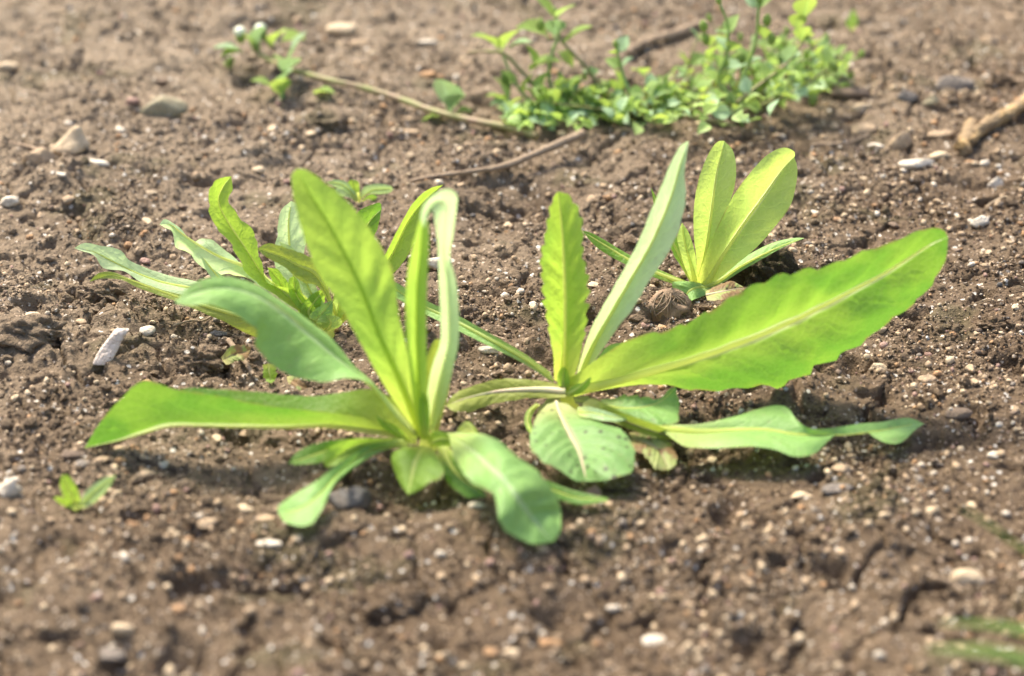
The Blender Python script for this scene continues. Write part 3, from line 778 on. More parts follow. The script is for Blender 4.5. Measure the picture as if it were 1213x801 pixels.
# ---- front lettuce
P1 = plant('lettuce_plant', 508, 552, 'front left lettuce with tall upright leaves and one long horizontal leaf pointing left', 'lettuce', None)
crown(P1, 508, 518, 0, .0034, 0, 0)
leaf(P1, 'groove_shaded', '494,512 470,480 440,430 405,368 375,321 354,258 345,212 352,200', '501,518 490,490 470,440 449,395 423,329 387,261 366,228 352,200',
     '510,514 497,470 484,425 473,374 463,316 431,261 400,226 366,203 352,200', (0, -.1, .5, 1.1), -.5, -.6, rib=-1.3, bulge=.12, puck=.07, ser=0.024, teeth=13, lab='tall broad upright yellow-green leaf', seed=1)
leaf(P1, 'groove_shaded', '498,520 490,480 481,397 481,342 486,303 494,271 499,254', '504,521 497,480 494,397 494,342 498,300 500,270 500,254',
     '508,520 507,490 505,397 506,337 508,295 507,263 501,254', (-.4, -.6, -.6, -.4), -.5, -.4, rib=-1.3, bulge=.05, ser=.01, lab='narrow upright leaf folded along its midrib', seed=2)
leaf(P1, 'silver', '505,500 507,460 513,430 522,400 520,337 519,305 516,269 512,247 508,254 505,262 502,270', '509,508 517,465 527,425 532,397 530,337 526,305 527,275 528,243 517,238 507,250 502,270',
     '513,512 527,475 537,435 544,397 541,337 533,305 537,277 541,240 540,229 530,224 515,230 502,243 498,258 502,270', (.4, .6, .7, .6, -.6, -.8), -.3, -.35, rib=-.7, bulge=.05, ser=.012, lab='pale strap leaf bent over at its tip', seed=3)
leaf(P1, 'teal', '492,508 467,482 440,451 419,433 392,400 355,371 329,353 303,337 269,328 248,329 227,337 207,358', '494,513 470,487 440,456 400,425 362,392 318,358 280,343 250,343 225,349 207,358',
     '494,518 468,493 440,458 413,449 384,452 349,445 321,431 302,412 304,390 279,371 248,360 220,362 207,358', (0, .3, .6, .4, -.6), .5, -1.3, rib=-1.1, bulge=.10, ser=0.024, puck=.03, lab='broad bluish green leaf arching to the left', seed=4)
leaf(P1, 'green', '484,519 455,504 422,493 365,485 318,479 265,470 207,464 172,452 143,476 118,503 100,531', '490,524 464,515 440,511 395,505 330,507 265,506 205,505 172,513 142,522 118,527 100,531',
     '500,512 470,478 437,462 380,470 324,467 270,462 222,459 188,470 158,492 128,515 100,531', (0, -.2, -.4, -.4, -.3), -.35, 1.1, rib=1.3, bulge=.06, ser=.01, puck=.02, lab='long horizontal leaf folded like a trough, its tip split', seed=5, face=1)
leaf(P1, 'teal', '478,522 446,525 419,537 392,556 372,572 350,585 331,599 329,606', '482,526 450,530 422,544 398,565 380,585 360,600 342,606 329,606',
     '484,530 455,534 425,551 397,574 381,604 366,622 340,620 329,606', (1.4, 1.2, .9, .6, .3), .25, -.1, 'z', rib=.8, ser=.006, puck=.02, lab='spoon-shaped outer leaf drooping to the soil', seed=6)
leaf(P1, 'green', '470,519 420,520 390,522 365,529 350,538 341,549', '472,521 425,526 392,533 370,540 355,545 341,549', '474,524 430,530 400,540 378,548 358,551 341,549', (1.3, 1.2, 1.0, .8), .3, -.1, 'z', rib=.7, ser=.006, lab='short dark outer leaf', seed=7)
leaf(P1, 'young', '476,520 437,519 407,522 388,534 383,546 386,554', '478,523 440,524 415,532 397,544 386,554', '480,527 442,531 420,540 402,550 386,554', (1.6, 1.5, 1.2, .8), .3, -.1, 'z', rib=.7, ser=.006, seed=8)
leaf(P1, 'young', '498,528 473,532 463,544 468,562 475,575 483,586', '504,529 497,537 492,552 487,572 483,586', '511,530 519,541 525,559 507,576 494,582 483,586', (1.6, 1.6, 1.2, .8), -.1, -.1, 'z', rib=-.9, ser=.012, bulge=.16, puck=.02, lab='small blunt leaf hanging toward the front', seed=9)
leaf(P1, 'teal', '532,518 536,535 547,559 562,575 578,582 586,590 592,615 602,629 623,642 640,644 656,641', '531,516 552,528 580,553 606,583 628,612 645,632 656,641', '529,513 554,513 584,519 608,534 632,553 650,577 662,605 664,628 656,641',
     (1.5, 1.9, 2.1, 1.7, .8, .3), -.35, .1, 'z', rib=-1.2, ser=0.020, bulge=.10, puck=.04, lab='large bluish green front leaf bending to the soil', seed=10)
leaf(P1, 'green', '520,530 523,553 530,572 545,585 560,590 577,588', '524,530 535,553 550,570 577,588', '530,528 548,548 562,566 577,588', (1.2, .8, .5, .3), 0, .1, 'z', rib=.5, ser=.004, seed=11)
leaf(P1, 'olive', '511,518 506,480 503,450 505,425 514,404 522,402', '514,518 515,480 517,450 518,425 522,402', '518,518 526,485 533,455 534,425 530,405 522,402', (.6, 1., 1.2, 1.3), -.1, -.1, rib=.6, ser=.006, seed=12)
leaf(P1, 'green', '535,518 556,500 590,545 640,566 680,581 720,590', '535,520 560,512 600,552 640,574 680,589 720,592', '534,524 560,520 596,560 640,582 680,597 720,594', (1.1, .9, .5, .35, .3), .2, 0, 'z', rib=.5, ser=.006, lab='dark outer leaf mostly hidden under the big front leaf', seed=13)
leaf(P1, 'young', '505,524 512,512 525,511 535,515 540,523', '508,526 520,520 530,520 540,523', '510,530 520,530 532,530 540,523', (-.4, -.4, -.3), .1, -.1, rib=0, ser=0, seed=14)

# ---- middle lettuce
P2 = plant('lettuce_plant', 688, 492, 'middle lettuce with the largest leaf reaching right and spotted leaves lying on the soil', 'lettuce', None)
crown(P2, 668, 464, 0, .0026, 0, 0)
leaf(P2, 'young', '656,450 651,400 648,370 645,340 642,310 645,280 649,253 655,235 661,227', '667,455 669,400 669,340 667,290 664,255 661,227', '679,450 693,400 696,370 697,340 693,295 689,259 679,238 669,229 661,227',
     (.2, .5, 1.0), -.6, -.7, rib=-1.6, bulge=.05, ser=.13, teeth=14, puck=.10, lab='upright toothed leaf folded along its midrib', seed=21)
leaf(P2, 'silver', '680,455 688,425 700,390 720,352 741,316 759,280 777,235 792,199 805,174 816,167', '686,452 700,415 722,375 748,330 773,286 794,236 806,195 816,167', '694,448 707,424 732,388 750,365 768,334 786,308 801,280 808,258 813,232 811,205 816,167',
     (.5, 1.0, 1.6, 2.0), -.3, -.5, rib=1.2, bulge=.08, ser=0.024, puck=.06, lab='tall grey-green leaf leaning right', seed=22)
leaf(P2, 'green', '662,456 673,449 715,424 753,400 793,389 828,375 856,360 898,335 943,319 989,309 1038,293 1073,278 1100,270 1117,272 1123,281',
     '664,464 690,460 725,452 793,433 863,410 933,382 1003,347 1055,319 1100,291 1123,281',
     '664,474 680,471 715,463 756,457 792,458 814,462 852,464 905,456 922,458 961,439 996,421 1038,400 1083,365 1104,337 1120,305 1123,281',
     (0, .1, .4, .8), -.7, .7, rib=1.9, face=-1, bulge=.10, ser=.055, teeth=15, puck=.08, lab='largest leaf, broad and translucent, reaching right', seed=23)
leaf(P2, 'teal', '650,440 620,418 575,392 535,370 505,356 470,335 440,318', '654,446 622,424 575,399 535,378 500,362 468,342 440,318', '656,454 622,432 575,408 535,388 500,370 466,350 440,318', (.3, 2, 4, 5), 0, -.2, rib=1.1, ser=.01, bulge=.05, lab='narrow grey-green leaf pointing back left', seed=24)
leaf(P2, 'olive', '670,458 648,452 620,449 596,449 568,455 540,465 528,480', '670,464 648,462 620,462 590,464 560,470 528,480', '670,470 646,472 624,472 582,479 557,487 538,488 528,480', (1.1, 1.0, .8, .6), .2, -.1, 'z', rib=1.2, ser=.04, teeth=8, ribmat=RIBP, lab='short left leaf with a pinkish midrib', seed=25)
leaf(P2, 'spotted', '648,479 634,496 627,526 635,544 659,556 680,569 695,570', '659,476 664,492 675,515 686,537 695,570', '671,478 689,489 719,502 742,515 752,530 755,547 737,563 715,570 695,570', (1.0, 1.1, .8, .4), .1, .1, 'z', rib=.6, ser=.035, teeth=6, ribmat=RIBP, puck=.05, lab='flat blunt leaf with black spots and a pink midrib', seed=26)
leaf(P2, 'olive', '690,478 704,473 740,489 776,502 800,515 806,521', '690,484 722,491 758,505 785,514 806,521', '690,490 722,499 758,513 790,521 806,521', (1.2, 1.1, .8, .4), .5, -.1, 'z', rib=.8, ser=.008, ribmat=RIBP, lab='yellowing folded leaf', seed=27)
leaf(P2, 'pale', '684,482 700,482 720,488 745,497', '684,488 705,490 725,494 745,497', '686,493 705,497 725,500 745,497', (1.3, 1.4, 1.2), .1, 0, 'z', rib=.4, ser=.0, seed=28)
leaf(P2, 'teal', '712,474 735,469 758,466 779,471 792,462 801,458', '712,480 740,484 765,482 785,474 801,458', '715,487 740,496 768,505 786,502 799,490 802,478 801,458', (.9, 1.0, 1.0, 1.1), 0, -.1, 'z', rib=.5, ser=.16, teeth=6, lab='ragged bluish leaf behind the yellowing leaf', seed=29)
leaf(P2, 'teal', '780,503 829,502 874,492 904,482 930,482 944,498 960,508 985,507 1010,503 1045,500 1075,495 1095,502', '780,508 829,512 874,510 910,510 940,515 965,516 990,515 1015,514 1045,510 1075,504 1095,502',
     '786,512 809,528 829,531 860,532 909,532 939,539 962,537 982,522 1000,506 1020,507 1034,517 1049,523 1067,523 1083,510 1095,502', (.8, .9, .8, .7, .6, .3), .25, 0, 'z', rib=1.3, ser=0.012, puck=.02, wave=.06, lab='long wavy bluish leaf lying flat to the right', seed=30)
leaf(P2, 'teal', '697,446 710,421 722,409 738,406 756,404', '700,446 717,428 735,416 756,404', '706,448 722,434 742,424 756,404', (.8, 1.5, 1.8), 0, 0, rib=.5, ser=.004, seed=31)
leaf(P2, 'withered', '745,512 768,512 785,517 798,530 802,548 792,557', '748,520 768,526 782,536 792,557', '748,532 760,538 772,548 780,556 792,557', (.5, .4, .3, .2), .1, 0, 'z', rib=0, ser=.08, teeth=6, lab='withered mottled scrap of leaf', seed=32)
leaf(P2, 'young', '634,478 624,487 621,499 625,510 631,516', '637,479 628,488 625,499 628,510 631,516', '640,480 632,489 629,499 631,509 631,516', (.8, .6, .3), 0, 0, 'z', rib=.6, ser=0, seed=33)

leaf(P2, 'young', '664,462 660,452 662,440 668,434', '668,463 667,450 668,434', '673,462 675,452 673,441 668,434', (-.2, -.1, 0), -.1, -.1, rib=.5, ser=.03, seed=34, lab='tiny new leaf in the heart')
leaf(P2, 'young', '668,466 682,456 694,452 700,446', '670,468 684,460 700,446', '672,470 688,466 698,456 700,446', (-.4, -.4, -.3), .1, -.1, rib=.5, ser=.02, seed=35)
leaf(P2, 'withered', '664,470 650,472 640,482 634,492', '664,474 652,480 642,490 634,492', '666,478 656,488 644,496 634,492', (.9, .6, .3), .1, 0, 'z', rib=.4, ser=.06, teeth=6, seed=36)
leaf(P2, 'withered', '678,470 700,470 722,478 738,482', '680,474 702,478 722,484 738,482', '682,478 704,486 724,490 738,482', (.7, .5, .3), .1, 0, 'z', rib=.4, ser=.06, teeth=6, seed=37)
leaf(P1, 'young', '500,516 496,490 498,470 503,462', '504,517 502,490 503,462', '509,517 509,490 507,470 503,462', (-.7, -.7, -.6), -.15, -.15, rib=-.6, ser=.01, seed=15, lab='tiny new leaf in the heart')
leaf(P1, 'young', '488,522 470,505 452,497 444,490', '492,524 472,512 444,490', '496,528 474,519 454,508 444,490', (-.6, -.6, -.5), -.1, .1, rib=.7, ser=.01, seed=16)
leaf(P1, 'withered', '512,530 500,545 486,556 476,570', '516,532 506,550 490,562 476,570', '520,536 512,554 494,568 476,570', (.6, .3, .2), .1, 0, 'z', rib=.4, ser=.06, teeth=6, seed=17)
leaf(P1, 'olive', '516,528 520,545 512,560 508,566', '520,530 524,548 508,566', '524,532 530,548 520,562 508,566', (.9, .5, .3), .1, 0, 'z', rib=.5, ser=.02, seed=18)

# ---- small lettuce at the back right
P3 = plant('lettuce_plant', 828, 347, 'small back right lettuce with two broad upright yellow-green leaves', 'lettuce', None)
crown(P3, 826, 337, 0, .0032, 0, 0)
leaf(P3, 'lime', '822,338 825,310 822,280 822,247 828,211 840,181 850,168 858,167', '827,338 837,295 843,250 849,205 855,180 858,167', '833,336 837,316 846,286 858,256 869,226 872,199 868,178 858,167', (.3, .6, .8, 1.4), -.25, -.3, rib=1.0, bulge=.10, ser=.004, puck=.03, lab='upright oval leaf on the left', seed=41)
leaf(P3, 'lime', '827,336 829,322 840,292 855,259 870,230 888,205 911,182 929,175 941,180 941,187', '832,338 840,331 855,304 879,268 905,232 925,203 941,185', '836,340 855,328 876,310 900,289 923,262 937,241 944,214 944,196 941,187', (0, .2, .5, 1.2), -.35, -.35, rib=1.1, bulge=.12, ser=.005, puck=.03, lab='broad upright oval leaf leaning right', seed=42)
leaf(P3, 'lime', '820,338 812,318 806,300 802,280 808,264', '824,338 819,315 812,290 808,264', '829,337 825,315 823,298 816,276 808,264', (0, -.2, 0), -.1, -.15, rib=.7, ser=.004, seed=43)
leaf(P3, 'teal', '832,338 846,333 864,318 888,301 917,287 940,282 953,282', '834,340 852,333 875,317 905,301 930,290 953,282', '836,343 856,335 880,320 905,306 928,293 953,282', (-.1, .2, .5, .6), .4, -.1, rib=.6, ser=.004, lab='narrow bluish leaf pointing right', seed=44)
leaf(P3, 'teal', '832,336 815,333 802,333 796,336 801,350 810,360', '836,340 822,342 814,348 810,360', '842,341 842,347 830,352 820,356 810,360', (-.2, -.6, -.9), .2, .1, rib=.6, ser=.004, lab='short bluish leaf drooping to the front', seed=45)
leaf(P3, 'green', '818,335 780,319 744,301 714,283 698,275 690,274', '817,338 780,324 744,307 714,289 690,274', '815,342 776,329 740,313 708,294 690,274', (0, .5, 1.2, 1.5), .2, -.2, rib=.7, ser=.004, lab='narrow leaf pointing left', seed=46)
leaf(P3, 'green', '818,335 795,295 778,255 771,222', '821,334 800,293 783,255 771,222', '824,333 806,291 788,253 771,222', (.3, .8, 1.2), 0, 0, rib=.5, ser=.004, seed=47)
leaf(P3, 'withered', '836,345 852,337 870,334 884,342', '836,350 855,346 870,343 884,342', '838,356 855,356 872,352 884,342', (.8, .9, .7), .1, 0, 'z', rib=.5, ser=.02, ribmat=RIBP, lab='withered pinkish leaf', seed=48)
leaf(P3, 'teal', '820,330 808,316 800,306 797,300', '822,328 812,314 797,300', '824,326 815,311 805,301 797,300', (.5, .8, .9), 0, 0, rib=0, ser=0, seed=49)

# ---- lettuce at the back left
P4 = plant('lettuce_plant', 384, 400, 'back left lettuce with curled leaves, partly hidden behind the front lettuce', 'lettuce', None)
crown(P4, 384, 386, 0, .0035, 0, 0)
leaf(P4, 'silver', '372,378 310,352 262,337 227,332 198,326 172,317 153,309 143,297 119,291 100,288 88,294', '372,384 320,362 262,349 225,341 190,334 158,322 132,309 110,298 88,294', '374,390 320,372 262,362 206,349 166,334 146,321 123,318 112,303 98,298 88,294', (0, .8, 1.6, 2.0), .3, -.5, rib=.9, ser=0.048, teeth=9, bulge=.08, lab='long pale leaf pointing left with a curled tip', seed=51)
leaf(P4, 'olive', '374,386 300,370 250,356 206,347 174,337 151,329 132,322 116,324 106,334', '374,390 310,380 255,366 208,351 174,339 150,330 130,326 106,334', '376,394 340,398 303,399 279,388 248,374 203,355 166,342 145,332 122,330 106,334', (-.4, -.2, .3, .8), .1, -.2, rib=.8, ser=0.048, teeth=9, bulge=.06, lab='lower left leaf folded under the pale leaf', seed=52)
leaf(P4, 'silver', '372,376 330,352 295,330 272,325 248,326 224,300 208,292 204,275 196,270 189,266', '374,374 335,345 295,318 262,305 235,290 216,277 202,266 189,266', '376,372 340,345 312,326 295,325 284,311 268,296 250,284 238,282 227,288 216,273 204,264 195,259 189,266', (0, .8, 1.4, 1.6), .5, .5, rib=.9, ser=0.072, teeth=8, bulge=.10, wave=.12, lab='pale leaf with a crinkled curled tip', seed=53)
leaf(P4, 'young', '372,376 340,360 298,329 282,305 269,284 254,266 246,242 250,216 262,211 274,209', '377,374 346,352 316,330 293,297 272,266 259,240 264,222 274,209', '382,372 352,345 318,336 312,318 304,294 298,274 287,261 277,248 271,235 275,222 274,209', (.2, .6, 1.2, 1.5), -.2, -.3, rib=-1.0, ser=0.096, teeth=9, bulge=.08, puck=.06, lab='upright wavy-edged leaf', seed=54)
leaf(P4, 'silver', '374,384 342,352 329,337 325,314 326,292 330,278 328,266 332,250 345,238', '380,382 358,350 347,320 343,290 342,262 345,238', '386,380 372,350 364,320 362,292 360,265 353,244 345,238', (.6, 1.2, 1.8, 2.0), 0, -.1, rib=.8, ser=0.072, teeth=5, bulge=.1, lab='pale upright leaf half hidden by the tall leaf', seed=55)
leaf(P4, 'olive', '398,372 380,318 363,303 339,294 318,288 305,295', '400,376 376,327 352,314 330,303 305,295', '400,382 379,342 358,334 339,318 316,305 305,295', (.2, 0, 0, .2), .1, -.2, rib=1.0, ser=0.029, lab='olive leaf shaded behind the tall leaf', seed=56)
leaf(P4, 'young', '376,384 352,368 336,350 322,332 317,317', '379,382 356,362 338,343 326,326 317,317', '382,380 360,356 342,336 330,320 317,317', (.3, .6, .9), -.1, -.1, rib=.6, ser=0.072, teeth=6, seed=57)
leaf(P4, 'young', '377,388 354,366 343,350 342,332 348,327', '380,386 360,362 350,346 348,327', '384,384 366,360 357,348 354,334 348,327', (0, .2, .4), -.1, -.1, rib=.6, ser=0.024, seed=58)
leaf(P4, 'young', '374,390 356,372 360,358 374,346 388,340', '378,388 366,370 372,358 388,340', '384,386 378,370 384,358 388,340', (-.1, 0, .1), 0, 0, rib=.6, ser=0.072, teeth=5, seed=59)
leaf(P4, 'teal', '376,380 366,376 374,366 388,358 394,356', '380,384 376,378 384,368 394,356', '388,388 388,382 394,370 394,356', (-.5, -.5, -.4), 0, 0, rib=.4, ser=0.024, seed=60)
leaf(P4, 'young', '390,384 410,350 440,322 455,304 472,270 490,240 508,224 525,219', '392,388 416,358 446,328 464,302 484,262 505,236 525,219', '396,392 424,366 456,334 480,308 497,272 503,245 514,231 525,219', (.3, 1.0, 1.6, 2.0), -.2, -.3, rib=.9, ser=0.029, bulge=.08, lab='upright leaf leaning right behind the tall leaf', seed=61)
leaf(P4, 'green', '388,384 400,330 408,290 424,252 438,243 450,240 452,248', '391,386 408,332 420,292 438,262 452,248', '396,386 418,336 438,292 448,268 452,248', (.6, 1.4, 2.2, 2.6), 0, -.1, rib=.8, ser=0.029, lab='short rounded leaf behind the tall leaf', seed=62)

leaf(P4, 'silver', '370,384 330,366 296,348 262,326 244,312 236,300', '374,388 334,374 300,356 268,338 236,300', '378,392 340,384 304,368 270,350 248,326 236,300', (.2, .8, 1.0), .3, -.3, rib=.7, ser=.06, teeth=8, bulge=.08, seed=63)
leaf(P4, 'pale', '384,380 362,348 348,318 336,296 330,286', '388,382 370,350 356,322 330,286', '393,382 380,352 366,322 350,296 330,286', (-.1, .3, .6), -.1, -.1, rib=.6, ser=.07, teeth=7, bulge=.1, seed=64)
leaf(P4, 'young', '372,388 350,378 332,366 312,356 300,346', '374,392 352,386 334,378 300,346', '376,395 354,393 336,389 318,374 300,346', (-.3, -.2, .1), .1, -.2, rib=.6, ser=.06, teeth=7, seed=65)
leaf(P4, 'lime', '388,388 392,366 398,350 404,340', '392,389 400,368 404,340', '397,389 408,370 410,352 404,340', (.1, .4, .5), -.1, -.1, rib=.5, ser=.04, seed=66)
leaf(P4, 'lime', '384,392 376,384 378,376 384,372', '386,392 392,382 384,372', '390,392 404,386 402,376 384,372', (-.5, -.6, -.5), -.1, -.1, rib=.5, ser=.03, seed=67)

# ---- small seedlings
S1 = plant('weed_seedling', 94, 604, 'tiny out of focus seedling with three leaves at the lower left', 'seedling', None)
leaf(S1, 'young', '90,603 78,592 71,576 73,563', '93,603 86,588 79,574 73,563', '96,602 94,586 88,572 80,563 73,563', (0, .1, .2), 0, 0, rib=.3, ser=0, seed=71)
leaf(S1, 'young', '91,603 80,592 70,588 63,590', '91,604 80,597 72,593 63,590', '92,606 80,601 70,596 63,590', (-.1, -.2, -.2), 0, 0, rib=.2, ser=0, seed=72)
leaf(S1, 'pale', '92,603 100,584 112,573 126,565 138,563', '95,603 106,588 122,575 138,563', '97,603 110,597 126,582 138,563', (0, 0, .1), 0, 0, rib=.3, ser=0, seed=73)
S2 = plant('weed_seedling', 426, 250, 'small weed seedling with oval bluish leaves behind the back left lettuce', 'seedling', None)
for a in (('pale', '424,242 414,234 400,233 396,226 404,221', '424,240 414,230 404,221', '426,238 420,226 412,221 404,221'),
          ('pale', '424,240 434,230 450,230 462,228 466,224', '424,238 440,226 455,224 466,224', '424,236 432,221 448,218 462,220 466,224'),
          ('pale', '424,240 408,226 395,221 386,216', '424,238 410,222 398,217 386,216', '426,236 412,217 398,213 386,216'),
          ('green', '424,244 436,236 450,243 456,244', '424,242 440,234 456,244', '426,240 440,230 452,238 456,244'),
          ('young', '422,240 414,224 412,216 416,213', '424,240 420,226 416,213', '426,240 426,224 424,215 416,213')):
    leaf(S2, *a, (.3, .5, .6), 0, 0, rib=.2, ser=0, puck=.01)
stc = np.array([[0, 0, -.003], [0, 0, .004], [-.0005, .001, .008]]); tube('stem', smooth_line(stc, 6), .0006, RIB, S2, 6)
S3 = plant('weed_seedling', 1011, 36, 'tiny seedling bud at the back right of the leafy weed mat', 'seedling', None)
leaf(S3, 'green', '1009,34 1005,24 1009,12', '1011,34 1010,24 1010,12', '1013,34 1016,24 1012,12', (0, .1, .1), 0, 0, rib=0, ser=0)
leaf(S3, 'green', '1009,36 1003,30 1003,22', '1010,36 1006,30 1003,22', '1012,36 1009,30 1003,22', (0, -.1, -.1), 0, 0, rib=0, ser=0)
S4 = plant('leaf_scrap', 320, 452, 'torn yellow leaf scrap left of the front lettuce', 'leaf scrap', None)
leaf(S4, 'young', '312,432 312,444 316,452 322,454', '318,431 319,442 322,454', '326,432 328,442 325,450 322,454', (0, -.2, -.3), 0, 0, rib=0, ser=.12, teeth=5)
S5 = plant('leaf_scrap', 285, 418, 'dry brown curled leaf scrap left of the front lettuce', 'leaf scrap', None)
leaf(S5, 'withered', '262,424 272,412 286,408 298,412', '264,428 275,420 288,418 298,412', '268,432 280,428 292,424 298,412', (.3, .7, .4), .3, 0, 'z', rib=0, ser=.08, teeth=6)
S6 = plant('leaf_scrap', 348, 458, 'pale tan curled leaf scrap below the bluish arching leaf', 'leaf scrap', None)
leaf(S6, 'withered', '340,446 348,446 358,452 364,460', '340,450 348,452 356,457 364,460', '342,454 348,458 356,462 364,460', (.2, .4, .2), .1, 0, 'z', rib=0, ser=.05, teeth=5)

# ------------------------------------------------------------------ leafy weeds at the back
g = NT('weed_stem'); P = g.n('ShaderNodeTexCoord').outputs['Object']
WSTEM = g.done(g.principled(g.mix(g.noise(P, 90, 3), (.24, .25, .075), (.30, .20, .12)), .5, .35))
g = NT('weed_stem_green'); P = g.n('ShaderNodeTexCoord').outputs['Object']
WSTEMG = g.done(g.principled(g.mix(g.noise(P, 90, 3), (.22, .34, .08), (.28, .37, .11)), .5, .35))
g = NT('white_petals'); WPET = g.done(g.principled((.74, .77, .58), .6, .3))
WLEAF = [leaf_mat('weed_leaf', (.34, .48, .12), (.38, .50, .18), (.58, .74, .12), (.28, .44, .12), (.28, .42, .1), .42, .45),
         leaf_mat('weed_leaf_light', (.42, .57, .20), (.45, .58, .24), (.56, .74, .17), (.36, .5, .16), (.34, .48, .12), .45, .45),
         leaf_mat('weed_leaf_bluish', (.42, .58, .32), (.44, .58, .34), (.44, .62, .22), (.36, .52, .28), (.3, .45, .18), .32, .42)]
def weed_leaf_mesh(mat, k):
    """pointed oval blade with a short stalk, lightly folded, unit length along +Y"""
    r = np.random.default_rng(900 + k); n, h = 9, 3
    t = np.linspace(0, 1, n); w = np.where(t < .16, .035, .34 * np.sin(np.pi * np.clip((t - .12) / .88, 0, 1) ** .8) ** .9) + .004
    V, UV = [], []
    for i in range(n):
        for j in range(-h, h + 1):
            u = j / h
            V.append((u * w[i], t[i], .28 * abs(u) * w[i] * (1 + .3 * k) + .16 * t[i] * (1 - 1.6 * t[i]) * (1 + k * .5) + r.normal(0, .006)))
            UV.append((u / 2 + .5, t[i]))
    m = 2 * h + 1; I = np.arange(n * m).reshape(n, m)
    F = np.stack([I[:-1, :-1], I[:-1, 1:], I[1:, 1:], I[1:, :-1]], -1).reshape(-1, 4)
    me = mesh_np('leaf', np.array(V), F, np.full(len(F), 4), [mat], True)
    l = me.uv_layers.new(name='UVMap'); l.data.foreach_set('uv', np.array(UV, np.float32)[F.ravel()].ravel())
    return me
WM = [[weed_leaf_mesh(m, k) for k in range(3)] for m in WLEAF]
def bud_mesh():
    V, F = ICO[2]; V = V * np.array([.30, .30, .5]); V[:, 2] += .5
    V[:, :2] *= (1 + .15 * np.sin(5 * np.arctan2(V[:, 1], V[:, 0])))[:, None]
    return mesh_np('flower_bud', V, F, np.full(len(F), 3), [WLEAF[1]], True)
BUD = bud_mesh()
def petal_mesh():
    V, F = ICO[2]; V = V * np.array([.34, .34, .3]); V[:, 2] += .85
    V[:, :2] *= (1 + .25 * np.sin(5 * np.arctan2(V[:, 1], V[:, 0])))[:, None]
    return mesh_np('petals', V, F, np.full(len(F), 3), [WPET], True)
PET = petal_mesh()
def orient(o, d, roll=0.0):
    d = Vector(d).normalized(); q = d.to_track_quat('Y', 'Z')
    o.rotation_mode = 'QUATERNION'
    from mathutils import Quaternion
    o.rotation_quaternion = q @ Quaternion((0, 1, 0), roll)
def wleaf(par, p, d, size, tone=None, roll=0.0):
    tone = int(RNG.choice(3, p=(.42, .38, .20))) if tone is None else tone
    o = bpy.data.objects.new('leaf', WM[tone][int(RNG.integers(3))]); link(o, par)
    o.location = tuple(np.array(p) - np.array(par.location)); orient(o, d, roll); o.scale = (size,) * 3
    return o
def wbud(par, p, d, size, white=False):
    o = bpy.data.objects.new('flower_bud', BUD); link(o, par); o.location = tuple(np.array(p) - np.array(par.location))
    o.rotation_mode = 'QUATERNION'; o.rotation_quaternion = Vector(d).normalized().to_track_quat('Z', 'Y'); o.scale = (size,) * 3
    if white:
        q = bpy.data.objects.new('petals', PET); link(q, o)
    return o
def stem3(par, P, r0, r1, mat, n=24):
    C = smooth_line(P, n); tube('stem', C - np.array(par.location), np.linspace(r0, r1, n), mat, par, 7); return C
def ydep(pxs, base, dd):            # points of a stem: pixels plus depth in cm from the base line
    A = pts(pxs); Y = base + np.interp(np.linspace(0, 1, len(A)), np.linspace(0, 1, len(dd)), dd) * .01
    p = at_y(A[:, 0], A[:, 1], Y); low = H0(p[:, 0], p[:, 1]) + .001
    q = ground_at(A[:, 0], A[:, 1], .001)
    return np.where((p[:, 2] < low)[:, None], q, p)
def pairs(par, C, ts, size, spread=.9, up=.5, tone=None):
    T = np.gradient(C, axis=0)
    for i, t in enumerate(ts):
        k = int(t * (len(C) - 1)); tv = T[k] / (np.linalg.norm(T[k]) + 1e-9)
        a = RNG.uniform(0, math.pi); s = np.cross(tv, [math.cos(a), math.sin(a), .3]); s /= np.linalg.norm(s) + 1e-9
        for sg in (1, -1):
            d = s * sg * spread + tv * .45 + np.array([0, 0, up]) + RNG.normal(0, .15, 3)
            wleaf(par, C[k], d, size * RNG.uniform(.75, 1.2), tone, RNG.normal(0, .5))

# the leafy mat
W1 = plant('chickweed', 872, 152, 'dense mat of leafy green weed sprawling at the back right', 'weed')
by = W1['base_y']
for s, dd, r, mt, ts, sz in (
  ('880,150 868,120 851,95 861,65 862,30 853,6', (0, .3, .2, 0), .0009, WSTEMG, (.35, .62, .78), .010),
  ('868,142 880,95 895,50 899,4', (.2, .4, .5), .0009, WSTEMG, (.5, .97), .009),
  ('811,140 828,118 844,99 858,80', (0, .8, 1.0), .0008, WSTEM, (.5, .97), .010),
  ('872,122 900,100 931,76 952,48', (0, 1.0, 1.8), .0009, WSTEM, (.4, .7, .98), .012),
  ('850,140 900,125 940,108 985,80', (0, .6, 1.2, 1.4), .0008, WSTEM, (.3, .5, .7, .85, .98), .0095),
  ('745,108 738,88 730,58', (0, .3, .4), .0009, WSTEMG, (.55, .9), .0085),
  ('872,150 830,142 770,135 700,128 650,122', (0, .4, .8, 1), .0009, WSTEM, (.1, .25, .4, .55, .7, .85, .98), .0095)):
    C = stem3(W1, ydep(s, by, dd), r, r * .7, mt); pairs(W1, C, ts, sz)
    wbud(W1, C[-1], C[-1] - C[-3] + np.array([0, 0, .001]), .0042)
